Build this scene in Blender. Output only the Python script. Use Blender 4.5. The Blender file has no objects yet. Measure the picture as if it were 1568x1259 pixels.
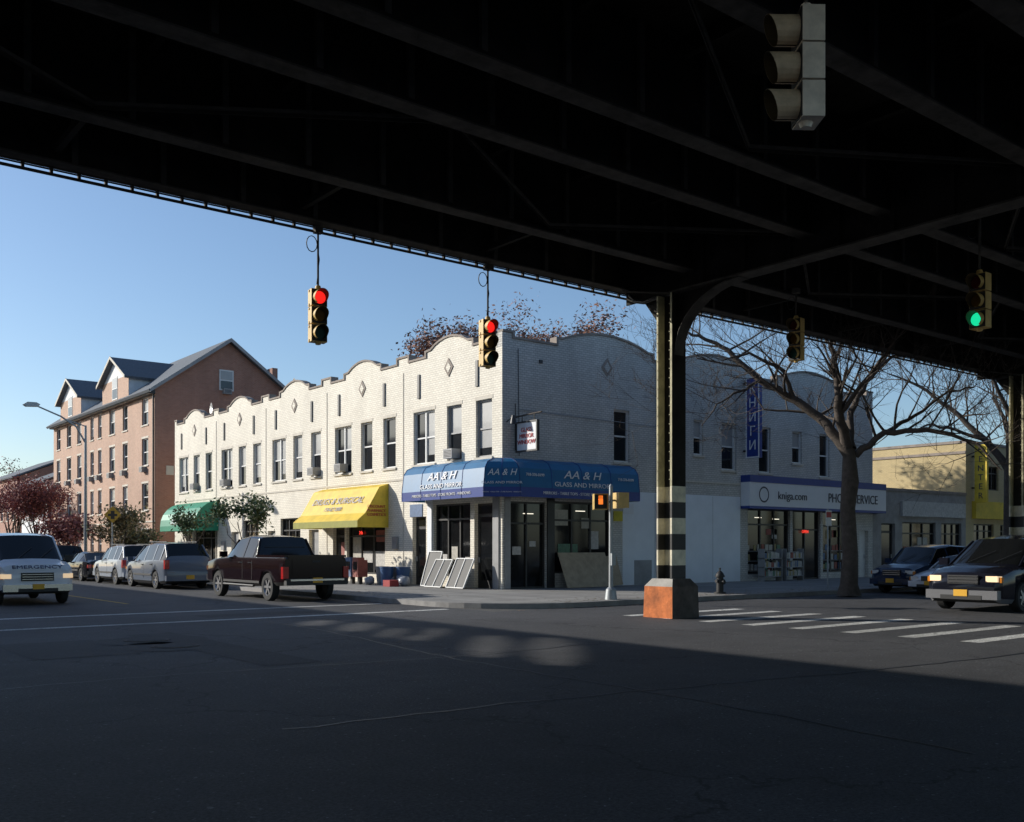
import bpy, bmesh, math, random
from mathutils import Vector, Matrix
R=math.radians
random.seed(7)
# ---------- survey constants (street aligned world: X along the avenue, Y along the side street)
TH=R(51.6); FX,FY=math.cos(TH),math.sin(TH); RX,RY=math.sin(TH),-math.cos(TH)
F=1519.0; EH=1.7; HZ=837.0
def gy(p,X):
    r=(p-784)/F; return (RX*X-r*FX*X)/(r*FY-RY)
def gx(p,Y):
    r=(p-784)/F; return (r*FY-RY)*Y/(RX-r*FX)
def zz(q,X,Y): return EH+(HZ-q)*(FX*X+FY*Y)/F
def at(p,d):
    l=(p-784)/F*d; return (d*FX+l*RX, d*FY+l*RY)
scene=bpy.context.scene
# ---------- materials
MATS={}
def nt(m): return m.node_tree.nodes,m.node_tree.links
def mat(name,col,rough=.75,var=.18,vs=2.5,metal=0,bump=0,bs=30,emis=0,coat=0,spec=.5):
    if name in MATS: return MATS[name]
    m=bpy.data.materials.new(name); m.use_nodes=True; n,l=nt(m); b=n['Principled BSDF']
    b.inputs['Roughness'].default_value=rough; b.inputs['Metallic'].default_value=metal
    b.inputs['Specular IOR Level'].default_value=spec
    if coat: b.inputs['Coat Weight'].default_value=coat; b.inputs['Coat Roughness'].default_value=.03
    tc=n.new('ShaderNodeTexCoord')
    nz=n.new('ShaderNodeTexNoise'); nz.inputs['Scale'].default_value=vs; nz.inputs['Detail'].default_value=7; nz.inputs['Roughness'].default_value=.65
    l.new(tc.outputs['Object'],nz.inputs['Vector'])
    mr=n.new('ShaderNodeMapRange'); mr.inputs['From Min'].default_value=.3; mr.inputs['From Max'].default_value=.7
    mr.inputs['To Min'].default_value=1-var; mr.inputs['To Max'].default_value=1+var
    l.new(nz.outputs['Fac'],mr.inputs['Value'])
    mx=n.new('ShaderNodeVectorMath'); mx.operation='SCALE'; mx.inputs[0].default_value=col[:3]
    l.new(mr.outputs['Result'],mx.inputs['Scale']); l.new(mx.outputs['Vector'],b.inputs['Base Color'])
    if bump:
        n2=n.new('ShaderNodeTexNoise'); n2.inputs['Scale'].default_value=bs; n2.inputs['Detail'].default_value=4
        l.new(tc.outputs['Object'],n2.inputs['Vector'])
        bp=n.new('ShaderNodeBump'); bp.inputs['Strength'].default_value=bump; bp.inputs['Distance'].default_value=.02
        l.new(n2.outputs['Fac'],bp.inputs['Height']); l.new(bp.outputs['Normal'],b.inputs['Normal'])
    if emis:
        b.inputs['Emission Color'].default_value=(*col[:3],1); b.inputs['Emission Strength'].default_value=emis
    MATS[name]=m; return m
def brickmat(name,c1,c2,mo,stain=.18,bw=.21,rh=.075,ms=.009,rough=.8,bump=.5):
    m=bpy.data.materials.new(name); m.use_nodes=True; n,l=nt(m); b=n['Principled BSDF']; b.inputs['Roughness'].default_value=rough
    tc=n.new('ShaderNodeTexCoord'); sp=n.new('ShaderNodeSeparateXYZ'); l.new(tc.outputs['Object'],sp.inputs[0])
    ad=n.new('ShaderNodeMath'); ad.operation='ADD'; l.new(sp.outputs['X'],ad.inputs[0]); l.new(sp.outputs['Y'],ad.inputs[1])
    cb=n.new('ShaderNodeCombineXYZ'); l.new(ad.outputs[0],cb.inputs['X']); l.new(sp.outputs['Z'],cb.inputs['Y'])
    bt=n.new('ShaderNodeTexBrick'); bt.inputs['Scale'].default_value=1; bt.inputs['Brick Width'].default_value=bw; bt.inputs['Row Height'].default_value=rh
    bt.inputs['Mortar Size'].default_value=ms; bt.inputs['Mortar Smooth'].default_value=.3
    bt.inputs['Color1'].default_value=(*c1,1); bt.inputs['Color2'].default_value=(*c2,1); bt.inputs['Mortar'].default_value=(*mo,1)
    l.new(cb.outputs[0],bt.inputs['Vector'])
    nz=n.new('ShaderNodeTexNoise'); nz.inputs['Scale'].default_value=.7; nz.inputs['Detail'].default_value=8; nz.inputs['Roughness'].default_value=.7
    mp=n.new('ShaderNodeMapping'); mp.inputs['Scale'].default_value=(1,1,.35); l.new(tc.outputs['Object'],mp.inputs[0]); l.new(mp.outputs[0],nz.inputs['Vector'])
    mr=n.new('ShaderNodeMapRange'); mr.inputs['From Min'].default_value=.35; mr.inputs['From Max'].default_value=.65; mr.inputs['To Min'].default_value=1-stain; mr.inputs['To Max'].default_value=1.03
    l.new(nz.outputs['Fac'],mr.inputs['Value'])
    vm=n.new('ShaderNodeVectorMath'); vm.operation='SCALE'; l.new(bt.outputs['Color'],vm.inputs[0]); l.new(mr.outputs['Result'],vm.inputs['Scale'])
    l.new(vm.outputs['Vector'],b.inputs['Base Color'])
    bp=n.new('ShaderNodeBump'); bp.inputs['Strength'].default_value=bump; bp.inputs['Distance'].default_value=.006; bp.invert=True
    l.new(bt.outputs['Fac'],bp.inputs['Height']); l.new(bp.outputs['Normal'],b.inputs['Normal'])
    return m
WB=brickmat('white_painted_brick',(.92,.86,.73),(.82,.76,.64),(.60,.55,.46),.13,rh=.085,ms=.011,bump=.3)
WG=brickmat('shade_toned_white_brick',(.72,.69,.63),(.61,.585,.53),(.42,.395,.36),.2,rh=.085,ms=.012,bump=.4)  # same white brick, with the avenue side's shade put into its colour
WP=mat('white_wall_paint',(.80,.83,.86),.6,.05,1.2)
RB=brickmat('red_brick',(.42,.19,.125),(.34,.145,.095),(.40,.30,.24),.2,bump=.3)
PB=brickmat('pink_face_brick',(.56,.34,.235),(.47,.27,.19),(.50,.41,.32),.15,bump=.3)
TB=brickmat('tan_brick',(.62,.49,.25),(.57,.44,.22),(.45,.36,.22),.15,bump=.3)
COP=mat('coping_stone',(.30,.25,.21),.85,.25)
TRIM=mat('limestone_trim',(.62,.57,.48),.8,.15)
GL=mat('window_glass',(.018,.022,.026),.06,.3,.6,spec=.6)
GLD=mat('storefront_glass',(.010,.011,.012),.07,.4,.8,spec=.4)
BLD=mat('window_blind',(.34,.34,.33),.35,.12,1.5,coat=.5)
FW=mat('white_window_frame',(.70,.70,.68),.5,.08)
FD=mat('dark_frame',(.035,.033,.032),.45,.2)
FG=mat('grey_frame',(.30,.30,.30),.5,.15)
ROOF=mat('roof_felt',(.06,.06,.06),.9,.2)
SHG=mat('roof_shingle',(.12,.135,.155),.85,.25,8)
SID=mat('grey_siding',(.68,.69,.70),.7,.1)
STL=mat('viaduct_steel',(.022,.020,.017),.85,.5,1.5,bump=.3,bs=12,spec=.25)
STF=mat('viaduct_flange_steel',(.075,.068,.06),.8,.5,2.5,bump=.3,bs=20,spec=.3)
STY=mat('column_olive_paint',(.42,.39,.25),.7,.4,3,bump=.3,bs=25)
BLK=mat('black_paint',(.02,.02,.02),.6,.3,4)
WHT=mat('pale_band_paint',(.66,.61,.46),.65,.25,4)
CON=mat('concrete',(.36,.34,.31),.9,.2,3,bump=.4,bs=25)
KRB=mat('kerb_stone',(.28,.27,.26),.85,.2,3)
ORG=mat('orange_paint',(.50,.14,.035),.8,.45,3.5,bump=.4,bs=15)
RUST=mat('rusty_concrete',(.085,.07,.06),.9,.4,4,bump=.4,bs=15)
YEL=mat('signal_yellow_paint',(.62,.42,.14),.5,.2,5)
YELD=mat('signal_weathered_paint',(.85,.75,.62),.6,.2,5)
YELV=mat('signal_visor_tan',(.66,.50,.33),.6,.25,5)
BLUE=mat('blue_awning_vinyl',(.010,.13,.29),.45,.15,1.5)
BLUD=mat('blue_sign',(.015,.045,.24),.4,.1)
YAW=mat('yellow_awning_vinyl',(.70,.49,.04),.6,.2,1.8)
GAW=mat('green_awning_vinyl',(.01,.25,.14),.5,.15,1.5)
TXW=mat('white_lettering',(.75,.75,.76),.5,.03)
TXB=mat('dark_lettering',(.03,.03,.05),.5,.03)
TXR=mat('red_lettering',(.45,.03,.03),.5,.03)
TXP=mat('faded_lettering',(.40,.38,.42),.5,.1)
ALU=mat('aluminium',(.55,.56,.57),.4,.1,metal=.7)
GALV=mat('galvanized_steel',(.34,.36,.37),.5,.15,metal=.5)
BARK=mat('tree_bark',(.085,.068,.055),.9,.35,6,bump=.6,bs=20)
TYR=mat('tyre_rubber',(.02,.02,.02),.8,.2)
RIM=mat('wheel_rim',(.40,.40,.41),.35,.1,metal=.8)
CHR=mat('chrome',(.6,.6,.6),.18,.05,metal=1)
CGL=mat('car_glass',(.008,.009,.010),.05,.1,spec=.45)
PLS=mat('black_plastic',(.025,.025,.026),.55,.1)
TLR=mat('tail_lamp_red',(.45,.012,.01),.2,.1,coat=.5)
HLM=mat('head_lamp_lens',(.65,.66,.66),.12,.1,coat=1)
PLT=mat('orange_plate',(.75,.40,.03),.5,.1)
PLY=mat('plywood',(.42,.33,.22),.8,.2,4)
# ---------- mesh builder
class MB:
    def __init__(s): s.v=[];s.f=[];s.m=[];s.mats=[];s.sm=[]
    def mi(s,m):
        if m not in s.mats: s.mats.append(m)
        return s.mats.index(m)
    def face(s,pts,m,sm=False):
        k=len(s.v); s.v+= [tuple(p) for p in pts]; s.f.append(list(range(k,k+len(pts)))); s.m.append(s.mi(m)); s.sm.append(sm)
    def solid(s,vs,fs,m,sm=False):
        k=len(s.v); s.v+=[tuple(p) for p in vs]; i=s.mi(m)
        for f in fs: s.f.append([k+a for a in f]); s.m.append(i); s.sm.append(sm)
    def box(s,x0,x1,y0,y1,z0,z1,m):
        v=[(x,y,z) for z in (z0,z1) for y in (y0,y1) for x in (x0,x1)]
        s.solid(v,[(0,2,3,1),(4,5,7,6),(0,1,5,4),(2,6,7,3),(0,4,6,2),(1,3,7,5)],m)
    def obox(s,c,u,v,w,m):
        c,u,v,w=map(Vector,(c,u,v,w)); P=[c+a*u+b*v+d*w for d in(-.5,.5) for b in(-.5,.5) for a in(-.5,.5)]
        s.solid(P,[(0,2,3,1),(4,5,7,6),(0,1,5,4),(2,6,7,3),(0,4,6,2),(1,3,7,5)],m)
    def cyl(s,p0,p1,r0,r1=None,n=12,m=None,caps=True,sm=True):
        if r1 is None:r1=r0
        p0,p1=Vector(p0),Vector(p1); d=(p1-p0).normalized(); a=d.orthogonal().normalized(); b=d.cross(a)
        vs=[];
        for p,r in((p0,r0),(p1,r1)):
            for i in range(n):
                t=2*math.pi*i/n; vs.append(p+r*(math.cos(t)*a+math.sin(t)*b))
        s.solid(vs,[(i,(i+1)%n,n+(i+1)%n,n+i) for i in range(n)],m,sm)
        if caps: s.face(vs[:n][::-1],m); s.face(vs[n:],m)
    def tube(s,pts,rad,n,m):
        pts=[Vector(p) for p in pts]; vs=[]; a=None
        for i,p in enumerate(pts):
            d=(pts[min(i+1,len(pts)-1)]-pts[max(i-1,0)]).normalized()
            if a is None: a=d.orthogonal().normalized()
            else:
                a=(a-d*a.dot(d)); a=a.normalized() if a.length>1e-4 else d.orthogonal().normalized()
            b=d.cross(a); r=rad[i] if isinstance(rad,(list,tuple)) else rad
            for j in range(n):
                t=2*math.pi*j/n; vs.append(p+r*(math.cos(t)*a+math.sin(t)*b))
        fs=[]
        for i in range(len(pts)-1):
            for j in range(n): fs.append((i*n+j,i*n+(j+1)%n,(i+1)*n+(j+1)%n,(i+1)*n+j))
        s.solid(vs,fs,m,True)
    def prism(s,poly,f0,f1,m):
        a=[f0(p) for p in poly]; b=[f1(p) for p in poly]; k=len(poly)
        s.solid(a+b,[tuple(range(k))[::-1],tuple(range(k,2*k))]+[(i,(i+1)%k,k+(i+1)%k,k+i) for i in range(k)],m)
    def build(s,name,parent=None,recalc=True,merge=False):
        me=bpy.data.meshes.new(name); me.from_pydata(s.v,[],s.f)
        for m in s.mats: me.materials.append(m)
        me.polygons.foreach_set('material_index',s.m); me.polygons.foreach_set('use_smooth',s.sm)
        if recalc or merge:
            bm=bmesh.new(); bm.from_mesh(me)
            if merge: bmesh.ops.remove_doubles(bm,verts=bm.verts,dist=1e-5)
            bmesh.ops.recalc_face_normals(bm,faces=bm.faces); bm.to_mesh(me); bm.free()
        me.update(); o=bpy.data.objects.new(name,me); scene.collection.objects.link(o)
        if parent: o.parent=parent
        return o
def empty(name,loc=(0,0,0),rz=0):
    o=bpy.data.objects.new(name,None); scene.collection.objects.link(o); o.location=loc; o.rotation_euler=(0,0,rz); o.empty_display_size=.3; return o
def text(body,size,m,loc,right,up,parent,name='lettering',sx=1,align='CENTER',shear=0,ex=.008):
    c=bpy.data.curves.new(name,'FONT'); c.body=body; c.size=size; c.align_x=align; c.align_y='CENTER'; c.extrude=ex; c.shear=shear
    c.resolution_u=3
    t=bpy.data.objects.new('tmp',c); scene.collection.objects.link(t)
    dg=bpy.context.evaluated_depsgraph_get(); dg.update()
    me=bpy.data.meshes.new_from_object(t.evaluated_get(dg)); bpy.data.objects.remove(t)
    me.materials.clear(); me.materials.append(m)
    r=Vector(right).normalized(); u=Vector(up); u=(u-r*u.dot(r)).normalized(); n=r.cross(u)
    M=Matrix(((r.x*sx,u.x,n.x,loc[0]),(r.y*sx,u.y,n.y,loc[1]),(r.z*sx,u.z,n.z,loc[2]),(0,0,0,1)))
    me.transform(M)
    o=bpy.data.objects.new(name,me); scene.collection.objects.link(o); o.parent=parent; return o
# facade helper
class Fac:
    def __init__(s,mb,axis,plane,ns): s.mb=mb;s.ax=axis;s.pl=plane;s.ns=ns
    def P(s,u,z,o=0):
        return (s.pl+s.ns*o,u,z) if s.ax=='x' else (u,s.pl+s.ns*o,z)
    def pb(s,u0,u1,z0,z1,o0,o1,m):
        a=s.P(u0,z0,o0); b=s.P(u1,z1,o1)
        s.mb.box(min(a[0],b[0]),max(a[0],b[0]),min(a[1],b[1]),max(a[1],b[1]),z0,z1,m)
    def wall(s,u0,u1,z0,z1,ops,m,dep=.18):
        us=sorted({u0,u1,*[o[0] for o in ops],*[o[1] for o in ops]}); zs=sorted({z0,z1,*[o[2] for o in ops],*[o[3] for o in ops]})
        us=[u for u in us if u0<=u<=u1]; zs=[z for z in zs if z0<=z<=z1]
        for i in range(len(us)-1):
            for j in range(len(zs)-1):
                cu=(us[i]+us[i+1])/2; cz=(zs[j]+zs[j+1])/2
                if any(o[0]<cu<o[1] and o[2]<cz<o[3] for o in ops): continue
                s.mb.face([s.P(us[i],zs[j]),s.P(us[i+1],zs[j]),s.P(us[i+1],zs[j+1]),s.P(us[i],zs[j+1])],m)
        for o in ops:
            a,b,c,d=o[:4]
            for q in (((a,c),(b,c)),((b,c),(b,d)),((b,d),(a,d)),((a,d),(a,c))):
                s.mb.face([s.P(*q[0]),s.P(*q[1]),s.P(*q[1],-dep),s.P(*q[0],-dep)],m)
    def win(s,a,b,c,d,fr=None,blind=None,dep=.18,split=1,sill=True,lintel=False):
        fr=fr or FW; t=.065
        s.pb(a,b,c,c+t,-dep,-dep+.09,fr); s.pb(a,b,d-t,d,-dep,-dep+.09,fr)
        s.pb(a,a+t,c+t,d-t,-dep,-dep+.09,fr); s.pb(b-t,b,c+t,d-t,-dep,-dep+.09,fr)
        mz=(c+d)/2
        for k in range(split):
            ua=a+t+(b-a-2*t)*k/split; ub=a+t+(b-a-2*t)*(k+1)/split
            if k: s.pb(ua-.045,ua+.045,c+t,d-t,-dep,-dep+.088,fr)
            s.pb(ua,ub,mz-.03,mz+.03,-dep,-dep+.07,fr)
            bl=random.random() if blind is None else blind
            zb=d-t-(d-c)*(.0 if bl<.3 else (.48 if bl<.75 else .8))
            s.mb.face([s.P(ua,c,-dep+.02),s.P(ub,c,-dep+.02),s.P(ub,d,-dep+.02),s.P(ua,d,-dep+.02)],GL)
            if zb<d-t-.01: s.mb.face([s.P(ua,zb,-dep+.025),s.P(ub,zb,-dep+.025),s.P(ub,d-t,-dep+.025),s.P(ua,d-t,-dep+.025)],BLD)
        if sill: s.pb(a-.06,b+.06,c-.09,c-.003,-.05,.06,TRIM)
        if lintel: s.pb(a-.06,b+.06,d+.003,d+.14,-.02,.012,TRIM)
    def shop(s,a,b,c,d,nv=3,trans=.6,fr=None,dep=.18):
        fr=fr or FD; t=.07
        s.mb.face([s.P(a,c,-dep),s.P(b,c,-dep),s.P(b,d,-dep),s.P(a,d,-dep)],GLD)
        for z in (c+t/2,d-t/2,d-trans): s.pb(a,b,z-t/2,z+t/2,-dep-.02,-dep+.06,fr)
        for k in range(nv+1):
            u=a+t/2+(b-a-t)*k/nv; s.pb(u-t/2,u+t/2,c+t,d-t,-dep-.02,-dep+.058,fr)
    def door(s,a,b,c,d,m=None,dep=.18,glass=True):
        m=m or FD
        s.pb(a,b,c,d,-dep-.03,-dep,m)
        if glass:
            s.pb(a+.13,b-.13,c+.3,d-.5,-dep,-dep+.012,GLD); s.pb(a+.08,b-.08,d-.38,d-.08,-dep,-dep+.012,GLD)
        s.pb(b-.14,b-.10,c+.95,c+1.15,-dep+.012,-dep+.06,ALU)
    def ac(s,u,z):
        s.pb(u-.28,u+.28,z,z+.36,-.1,.32,FG)
        for k in range(5): s.pb(u-.24,u+.24,z+.05+k*.055,z+.075+k*.055,.32,.326,PLS)
    def poly(s,pts,o0,o1,m): s.mb.prism(pts,lambda p:s.P(p[0],p[1],o0),lambda p:s.P(p[0],p[1],o1),m)
# ================= GROUND
def asphalt(name,c,sc=1):
    m=bpy.data.materials.new(name); m.use_nodes=True; n,l=nt(m); b=n['Principled BSDF']; b.inputs['Roughness'].default_value=.82
    tc=n.new('ShaderNodeTexCoord')
    def noise(s,d=6,r=.6):
        z=n.new('ShaderNodeTexNoise'); z.inputs['Scale'].default_value=s; z.inputs['Detail'].default_value=d; z.inputs['Roughness'].default_value=r; l.new(tc.outputs['Object'],z.inputs['Vector']); return z
    def rng(src,a,b2,c2,d2):
        q=n.new('ShaderNodeMapRange'); q.inputs[1].default_value=a;q.inputs[2].default_value=b2;q.inputs[3].default_value=c2;q.inputs[4].default_value=d2; l.new(src,q.inputs[0]); return q.outputs[0]
    def mul(a,b2):
        q=n.new('ShaderNodeMath'); q.operation='MULTIPLY'; l.new(a,q.inputs[0]); l.new(b2,q.inputs[1]); return q.outputs[0]
    big=rng(noise(.22,5).outputs['Fac'],.35,.65,.72,1.28); fine=rng(noise(30,3,.85).outputs['Fac'],.3,.7,.2,2.0); mid=rng(noise(2.2,8,.75).outputs['Fac'],.3,.7,.8,1.22)
    vo=n.new('ShaderNodeTexVoronoi'); vo.feature='DISTANCE_TO_EDGE'; vo.inputs['Scale'].default_value=.16
    wn=noise(1.2,4); vm=n.new('ShaderNodeVectorMath'); vm.operation='MULTIPLY_ADD'; l.new(wn.outputs['Color'],vm.inputs[0]); vm.inputs[1].default_value=(1.6,1.6,0); l.new(tc.outputs['Object'],vm.inputs[2]); l.new(vm.outputs[0],vo.inputs['Vector'])
    cr=rng(vo.outputs['Distance'],.0015,.006,.4,1)
    sp=noise(16,2,.5); spk=rng(sp.outputs['Fac'],.68,.72,1,3.4)
    f=mul(mul(mul(big,fine),mul(mid,cr)),spk)
    v=n.new('ShaderNodeVectorMath'); v.operation='SCALE'; v.inputs[0].default_value=c; l.new(f,v.inputs['Scale']); l.new(v.outputs[0],b.inputs['Base Color'])
    bp=n.new('ShaderNodeBump'); bp.inputs['Strength'].default_value=.7; bp.inputs['Distance'].default_value=.012; l.new(noise(60,3).outputs['Fac'],bp.inputs['Height']); l.new(bp.outputs[0],b.inputs['Normal'])
    return m
ASP=asphalt('asphalt',(.047,.047,.050)); ASPG=asphalt('ground_surface',(.07,.068,.062)); ASPD=asphalt('asphalt_patch',(.025,.025,.027)); SEAL=mat('crack_sealant',(.014,.014,.015),.5,.3)
g=MB(); g.face([(-900,-900,-.004),(1200,-900,-.004),(1200,1200,-.004),(-900,1200,-.004)],ASPG); g.build('ground')
g=MB(); g.face([(-200,-8,0),(300,-8,0),(300,20.6,0),(-200,20.6,0)],ASP); g.build('avenue_road')
g=MB(); g.face([(2.9,20.6,0),(15.7,20.6,0),(15.7,260,0),(2.9,260,0)],ASP); g.face([(2.9,-200,0),(15.7,-200,0),(15.7,-8,0),(2.9,-8,0)],ASP); g.build('side_street_road')
PAVE=brickmat('pavement_flags',(.30,.29,.27),(.26,.25,.235),(.11,.105,.10),.3,1.5,1.5,.02,.9,.3)
n,l=nt(PAVE)
for nd in n:
    if nd.type=='TEX_BRICK':
        nd.offset=0
        for lk in list(nd.inputs['Vector'].links): l.remove(lk)
        l.new([q for q in n if q.type=='TEX_COORD'][0].outputs['Object'],nd.inputs['Vector'])
def corner_poly(cx,cy,sx,sy,r,ex,ey,ins=0):
    cx+=sx*ins; cy+=sy*ins; r=max(r-ins,.1)
    pts=[(cx+sx*r-sx*r*math.cos(t),cy+sy*r-sy*r*math.sin(t)) for t in [math.pi/2*k/10 for k in range(11)]]
    return pts+[(ex,cy),(ex,ey),(cx,ey)]
def pavement(cx,cy,sx,sy,ex,ey):
    e=empty('pavement')
    g=MB(); p=corner_poly(cx,cy,sx,sy,3.2,ex,ey); g.prism(p,lambda q:(q[0],q[1],-.003),lambda q:(q[0],q[1],.146),KRB); g.build('kerb',e)
    g=MB(); p=corner_poly(cx,cy,sx,sy,3.2,ex,ey,.17); g.prism(p,lambda q:(q[0],q[1],.0),lambda q:(q[0],q[1],.151),PAVE); g.build('flags',e)
pavement(15.6,20.5,1,1,300,260); pavement(3,20.5,-1,1,-200,260); pavement(15.6,-8,1,-1,300,-200); pavement(3,-8,-1,-1,-200,-200)
RM=asphalt('worn_road_paint',(.44,.44,.42))
g=MB()
for k in range(9):
    y=7.35+k*1.22; g.face([(17.3,y,.005),(21.6,y,.005),(21.6,y+.36,.005),(17.3,y+.36,.005)],RM)
g.build('zebra_crossing')
g=MB()
for y,w in((22.0,.28),(25.4,.28)):
    g.face([(3.2,y,.005),(15.3,y,.005),(15.3,y+w,.005),(3.2,y+w,.005)],RM)
g.face([(9.25,30,.005),(9.37,30,.005),(9.37,120,.005),(9.25,120,.005)],mat('yellow_road_paint',(.45,.28,.04),.8,.3))
g.build('road_markings')
g=MB()
for (x0,x1,y0,y1) in((3.6,5.2,16.0,18.9),(6.0,6.9,13.2,19.5),(9.0,12.2,23.1,24.0)):
    g.face([(x0,y0,.004),(x1,y0,.004),(x1,y1,.004),(x0,y1,.004)],ASPD)
g.build('asphalt_patch')
g=MB(); rnd=random.Random(2)
for (a,b_) in(((4,8.5),(18,7.2)),((2,13),(12,12.6)),((8,4),(9.5,20))):
    P=[]; n_=40
    for i in range(n_+1):
        t=i/n_; P.append((a[0]+(b_[0]-a[0])*t+rnd.uniform(-.05,.05)+.12*math.sin(t*9),a[1]+(b_[1]-a[1])*t+rnd.uniform(-.05,.05)+.15*math.sin(t*7)))
    dx,dy=b_[0]-a[0],b_[1]-a[1]; Ln=math.hypot(dx,dy); nx,ny=-dy/Ln,dx/Ln
    for p,q in zip(P[:-1],P[1:]):
        w=.018; g.face([(p[0]-nx*w,p[1]-ny*w,.006),(q[0]-nx*w,q[1]-ny*w,.006),(q[0]+nx*w,q[1]+ny*w,.006),(p[0]+nx*w,p[1]+ny*w,.006)],SEAL)
g.build('crack_sealant_lines')
for (p,q) in((225,981),(268,990)):
    g=MB(); x,y=at(p,F*EH/(q-HZ))
    pts=[]
    for k in range(16):
        t=2*math.pi*k/16; rr=rnd.uniform(.85,1.15); pts.append((x+.95*rr*math.cos(t),y+.8*rr*math.sin(t),.007))
    g.face(pts,ASPD); g.cyl((x,y,-.002),(x,y,.016),.40,n=28,m=RUST); g.cyl((x,y,.016),(x,y,.02),.34,n=28,m=ASPD); g.build('manhole_cover')
# ================= MAIN BUILDING
CX,CY=21.9,28.2; UN=6.64; N=5; YE=CY+N*UN; XE=45.8; Z0=.15; ZP=8.9
bld=empty('brick_storefront_building')
mb=MB(); fl=Fac(mb,'x',CX,-1); fr=Fac(mb,'y',CY,-1)
ops=[];wins=[]
for k in range(N):
    b=CY+k*UN
    for c,w,s in((1.1,1.0,1),(3.0,.98,1),(5.1,1.55,2)): ops.append((b+c-w/2,b+c+w/2,5.0,7.12)); wins.append((s,))
gl=[(CY+.55,CY+1.7,.15,3.3,'d'),(CY+1.95,CY+4.4,.55,3.35,'s'),(CY+4.95,CY+5.95,.15,2.9,'d'),
    (36.3,39.6,.5,2.75,'s'),(39.8,40.9,.15,2.6,'d'),
    (42.3,43.3,.15,2.5,'d2'),(44.2,46.4,.9,3.1,'s'),(47.0,47.9,.15,2.5,'d2'),
    (49.0,51.0,.9,3.1,'s'),(51.6,52.6,.15,2.5,'d2'),(54.6,58.2,.5,2.8,'s'),(58.5,59.5,.15,2.6,'d')]
fl.wall(CY,YE,Z0,ZP,ops+[o[:4] for o in gl],WB)
for o,w in zip(ops,wins): fl.win(*o,fr=random.choice([FW,FG,FW]),split=w[0],lintel=True)
for o in gl:
    if o[4]=='s': fl.shop(*o[:4],nv=3)
    elif o[4]=='d': fl.door(*o[:4])
    else: fl.door(*o[:4],m=random.choice([FG,FW]),glass=False)
for k,(i,u) in enumerate(((0,3.0),(1,5.1),(2,1.1),(3,5.1),(4,3.0))): fl.ac(CY+i*UN+u,5.07)
wr=[(gx(940,CY),gx(964,CY),5.05,7.12),(gx(1062,CY),gx(1077,CY),5.6,7.1),(gx(1105,CY),gx(1127,CY),5.05,7.12),(gx(1162,CY),gx(1180,CY),5.05,7.12),(gx(1213,CY),gx(1228,CY),5.6,7.1),(gx(1255,CY),gx(1270,CY),5.05,7.12)]
gr=[(22.25,24.0,.15,3.35,'d'),(24.35,27.35,.7,3.4,'s'),(35.8,38.9,.45,3.4,'s'),(39.1,41.3,.15,3.4,'dd'),(41.5,43.9,.45,3.4,'s'),(44.6,45.4,.15,2.5,'d2')]
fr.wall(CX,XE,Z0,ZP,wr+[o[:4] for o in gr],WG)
for i,o in enumerate(wr): fr.win(*o,fr=FW,lintel=False,blind=(.1,.5,.5,.1,.5,.1)[i])
for o in gr:
    if o[4]=='s': fr.shop(*o[:4],nv=3,trans=.7)
    elif o[4]=='dd': fr.shop(*o[:4],nv=2,trans=.9)
    elif o[4]=='d': fr.shop(*o[:4],nv=2,trans=.8)
    else: fr.door(*o[:4],glass=False,m=FW)
fr.pb(27.95,35.25,.16,3.9,.0,.018,WP)
for x in(29.8,31.6,33.4): fr.pb(x-.008,x+.008,.3,3.85,.018,.021,FG)
fr.pb(28.6,29.6,.16,1.15,.018,.03,FG)
fr.pb(24.0,24.35,.16,3.5,.003,.06,FD); fr.pb(22.0,22.25,.16,3.5,.003,.05,FG)
fl.pb(CY+.15,CY+.5,.16,3.5,.003,.06,FG); fl.pb(CY+4.45,CY+4.75,.16,3.6,.003,.08,WP)
for k in range(1,N): fl.pb(CY+k*UN-.03,CY+k*UN+.03,.16,8.85,.003,.02,TRIM)
fl.pb(CY,YE,4.42,4.5,.003,.03,TRIM)
fr.pb(30.4,35.2,4.42,4.5,.003,.03,TRIM)
def parap(fc,u0,u1,prof,m):
    pts=[(u0,ZP),(u1,ZP)]+[(u,z) for u,z in prof[::-1]]
    fc.poly(pts,0,-.28,m)
    for (a,za),(b,zb) in zip(prof[:-1],prof[1:]):
        if abs(b-a)<.02:
            lo,hi=sorted((za,zb)); fc.pb(a-.05,a+.05,lo,hi+.082,-.33,.048,COP)
        else: fc.poly([(a,za+.003),(b,zb+.003),(b,zb+.085),(a,za+.085)],.045,-.325,COP)
for k in range(N):
    b=CY+k*UN; z0=9.2; s0=.33 if k==0 else 0
    pr=[(b+s0,z0+.25),(b+.45,z0+.25),(b+.451,z0),(b+1.75,z0),(b+1.751,z0+.22),(b+2.1,z0+.25)]
    for j in range(1,8):
        t=j/8; pr.append((b+2.1+2.5*t,z0+.25+.34*math.sin(math.pi*t)**.8))
    pr+=[(b+4.6,z0+.25),(b+4.95,z0+.22),(b+4.951,z0),(b+6.2,z0),(b+6.201,z0+.25),(b+UN-.001,z0+.25)]
    parap(fl,b+s0,b+UN,pr,WB)
    for u in(1.5,5.45):
        fl.pb(b+u-.075,b+u+.075,7.65,8.62,.003,.05,FD)
    c=b+3.35
    for s,t in((.30,COP),(.17,WB)):
        fl.poly([(c,8.62-s*1.2),(c+s,8.62),(c,8.62+s*1.2),(c-s,8.62)],.0,.03 if s>.2 else .045,t)
cen=[27.1,33.7,40.5]
pr=[(CX,9.45),(CX+.5,9.45),(CX+.501,9.25),(24.0,9.25)]
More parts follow.
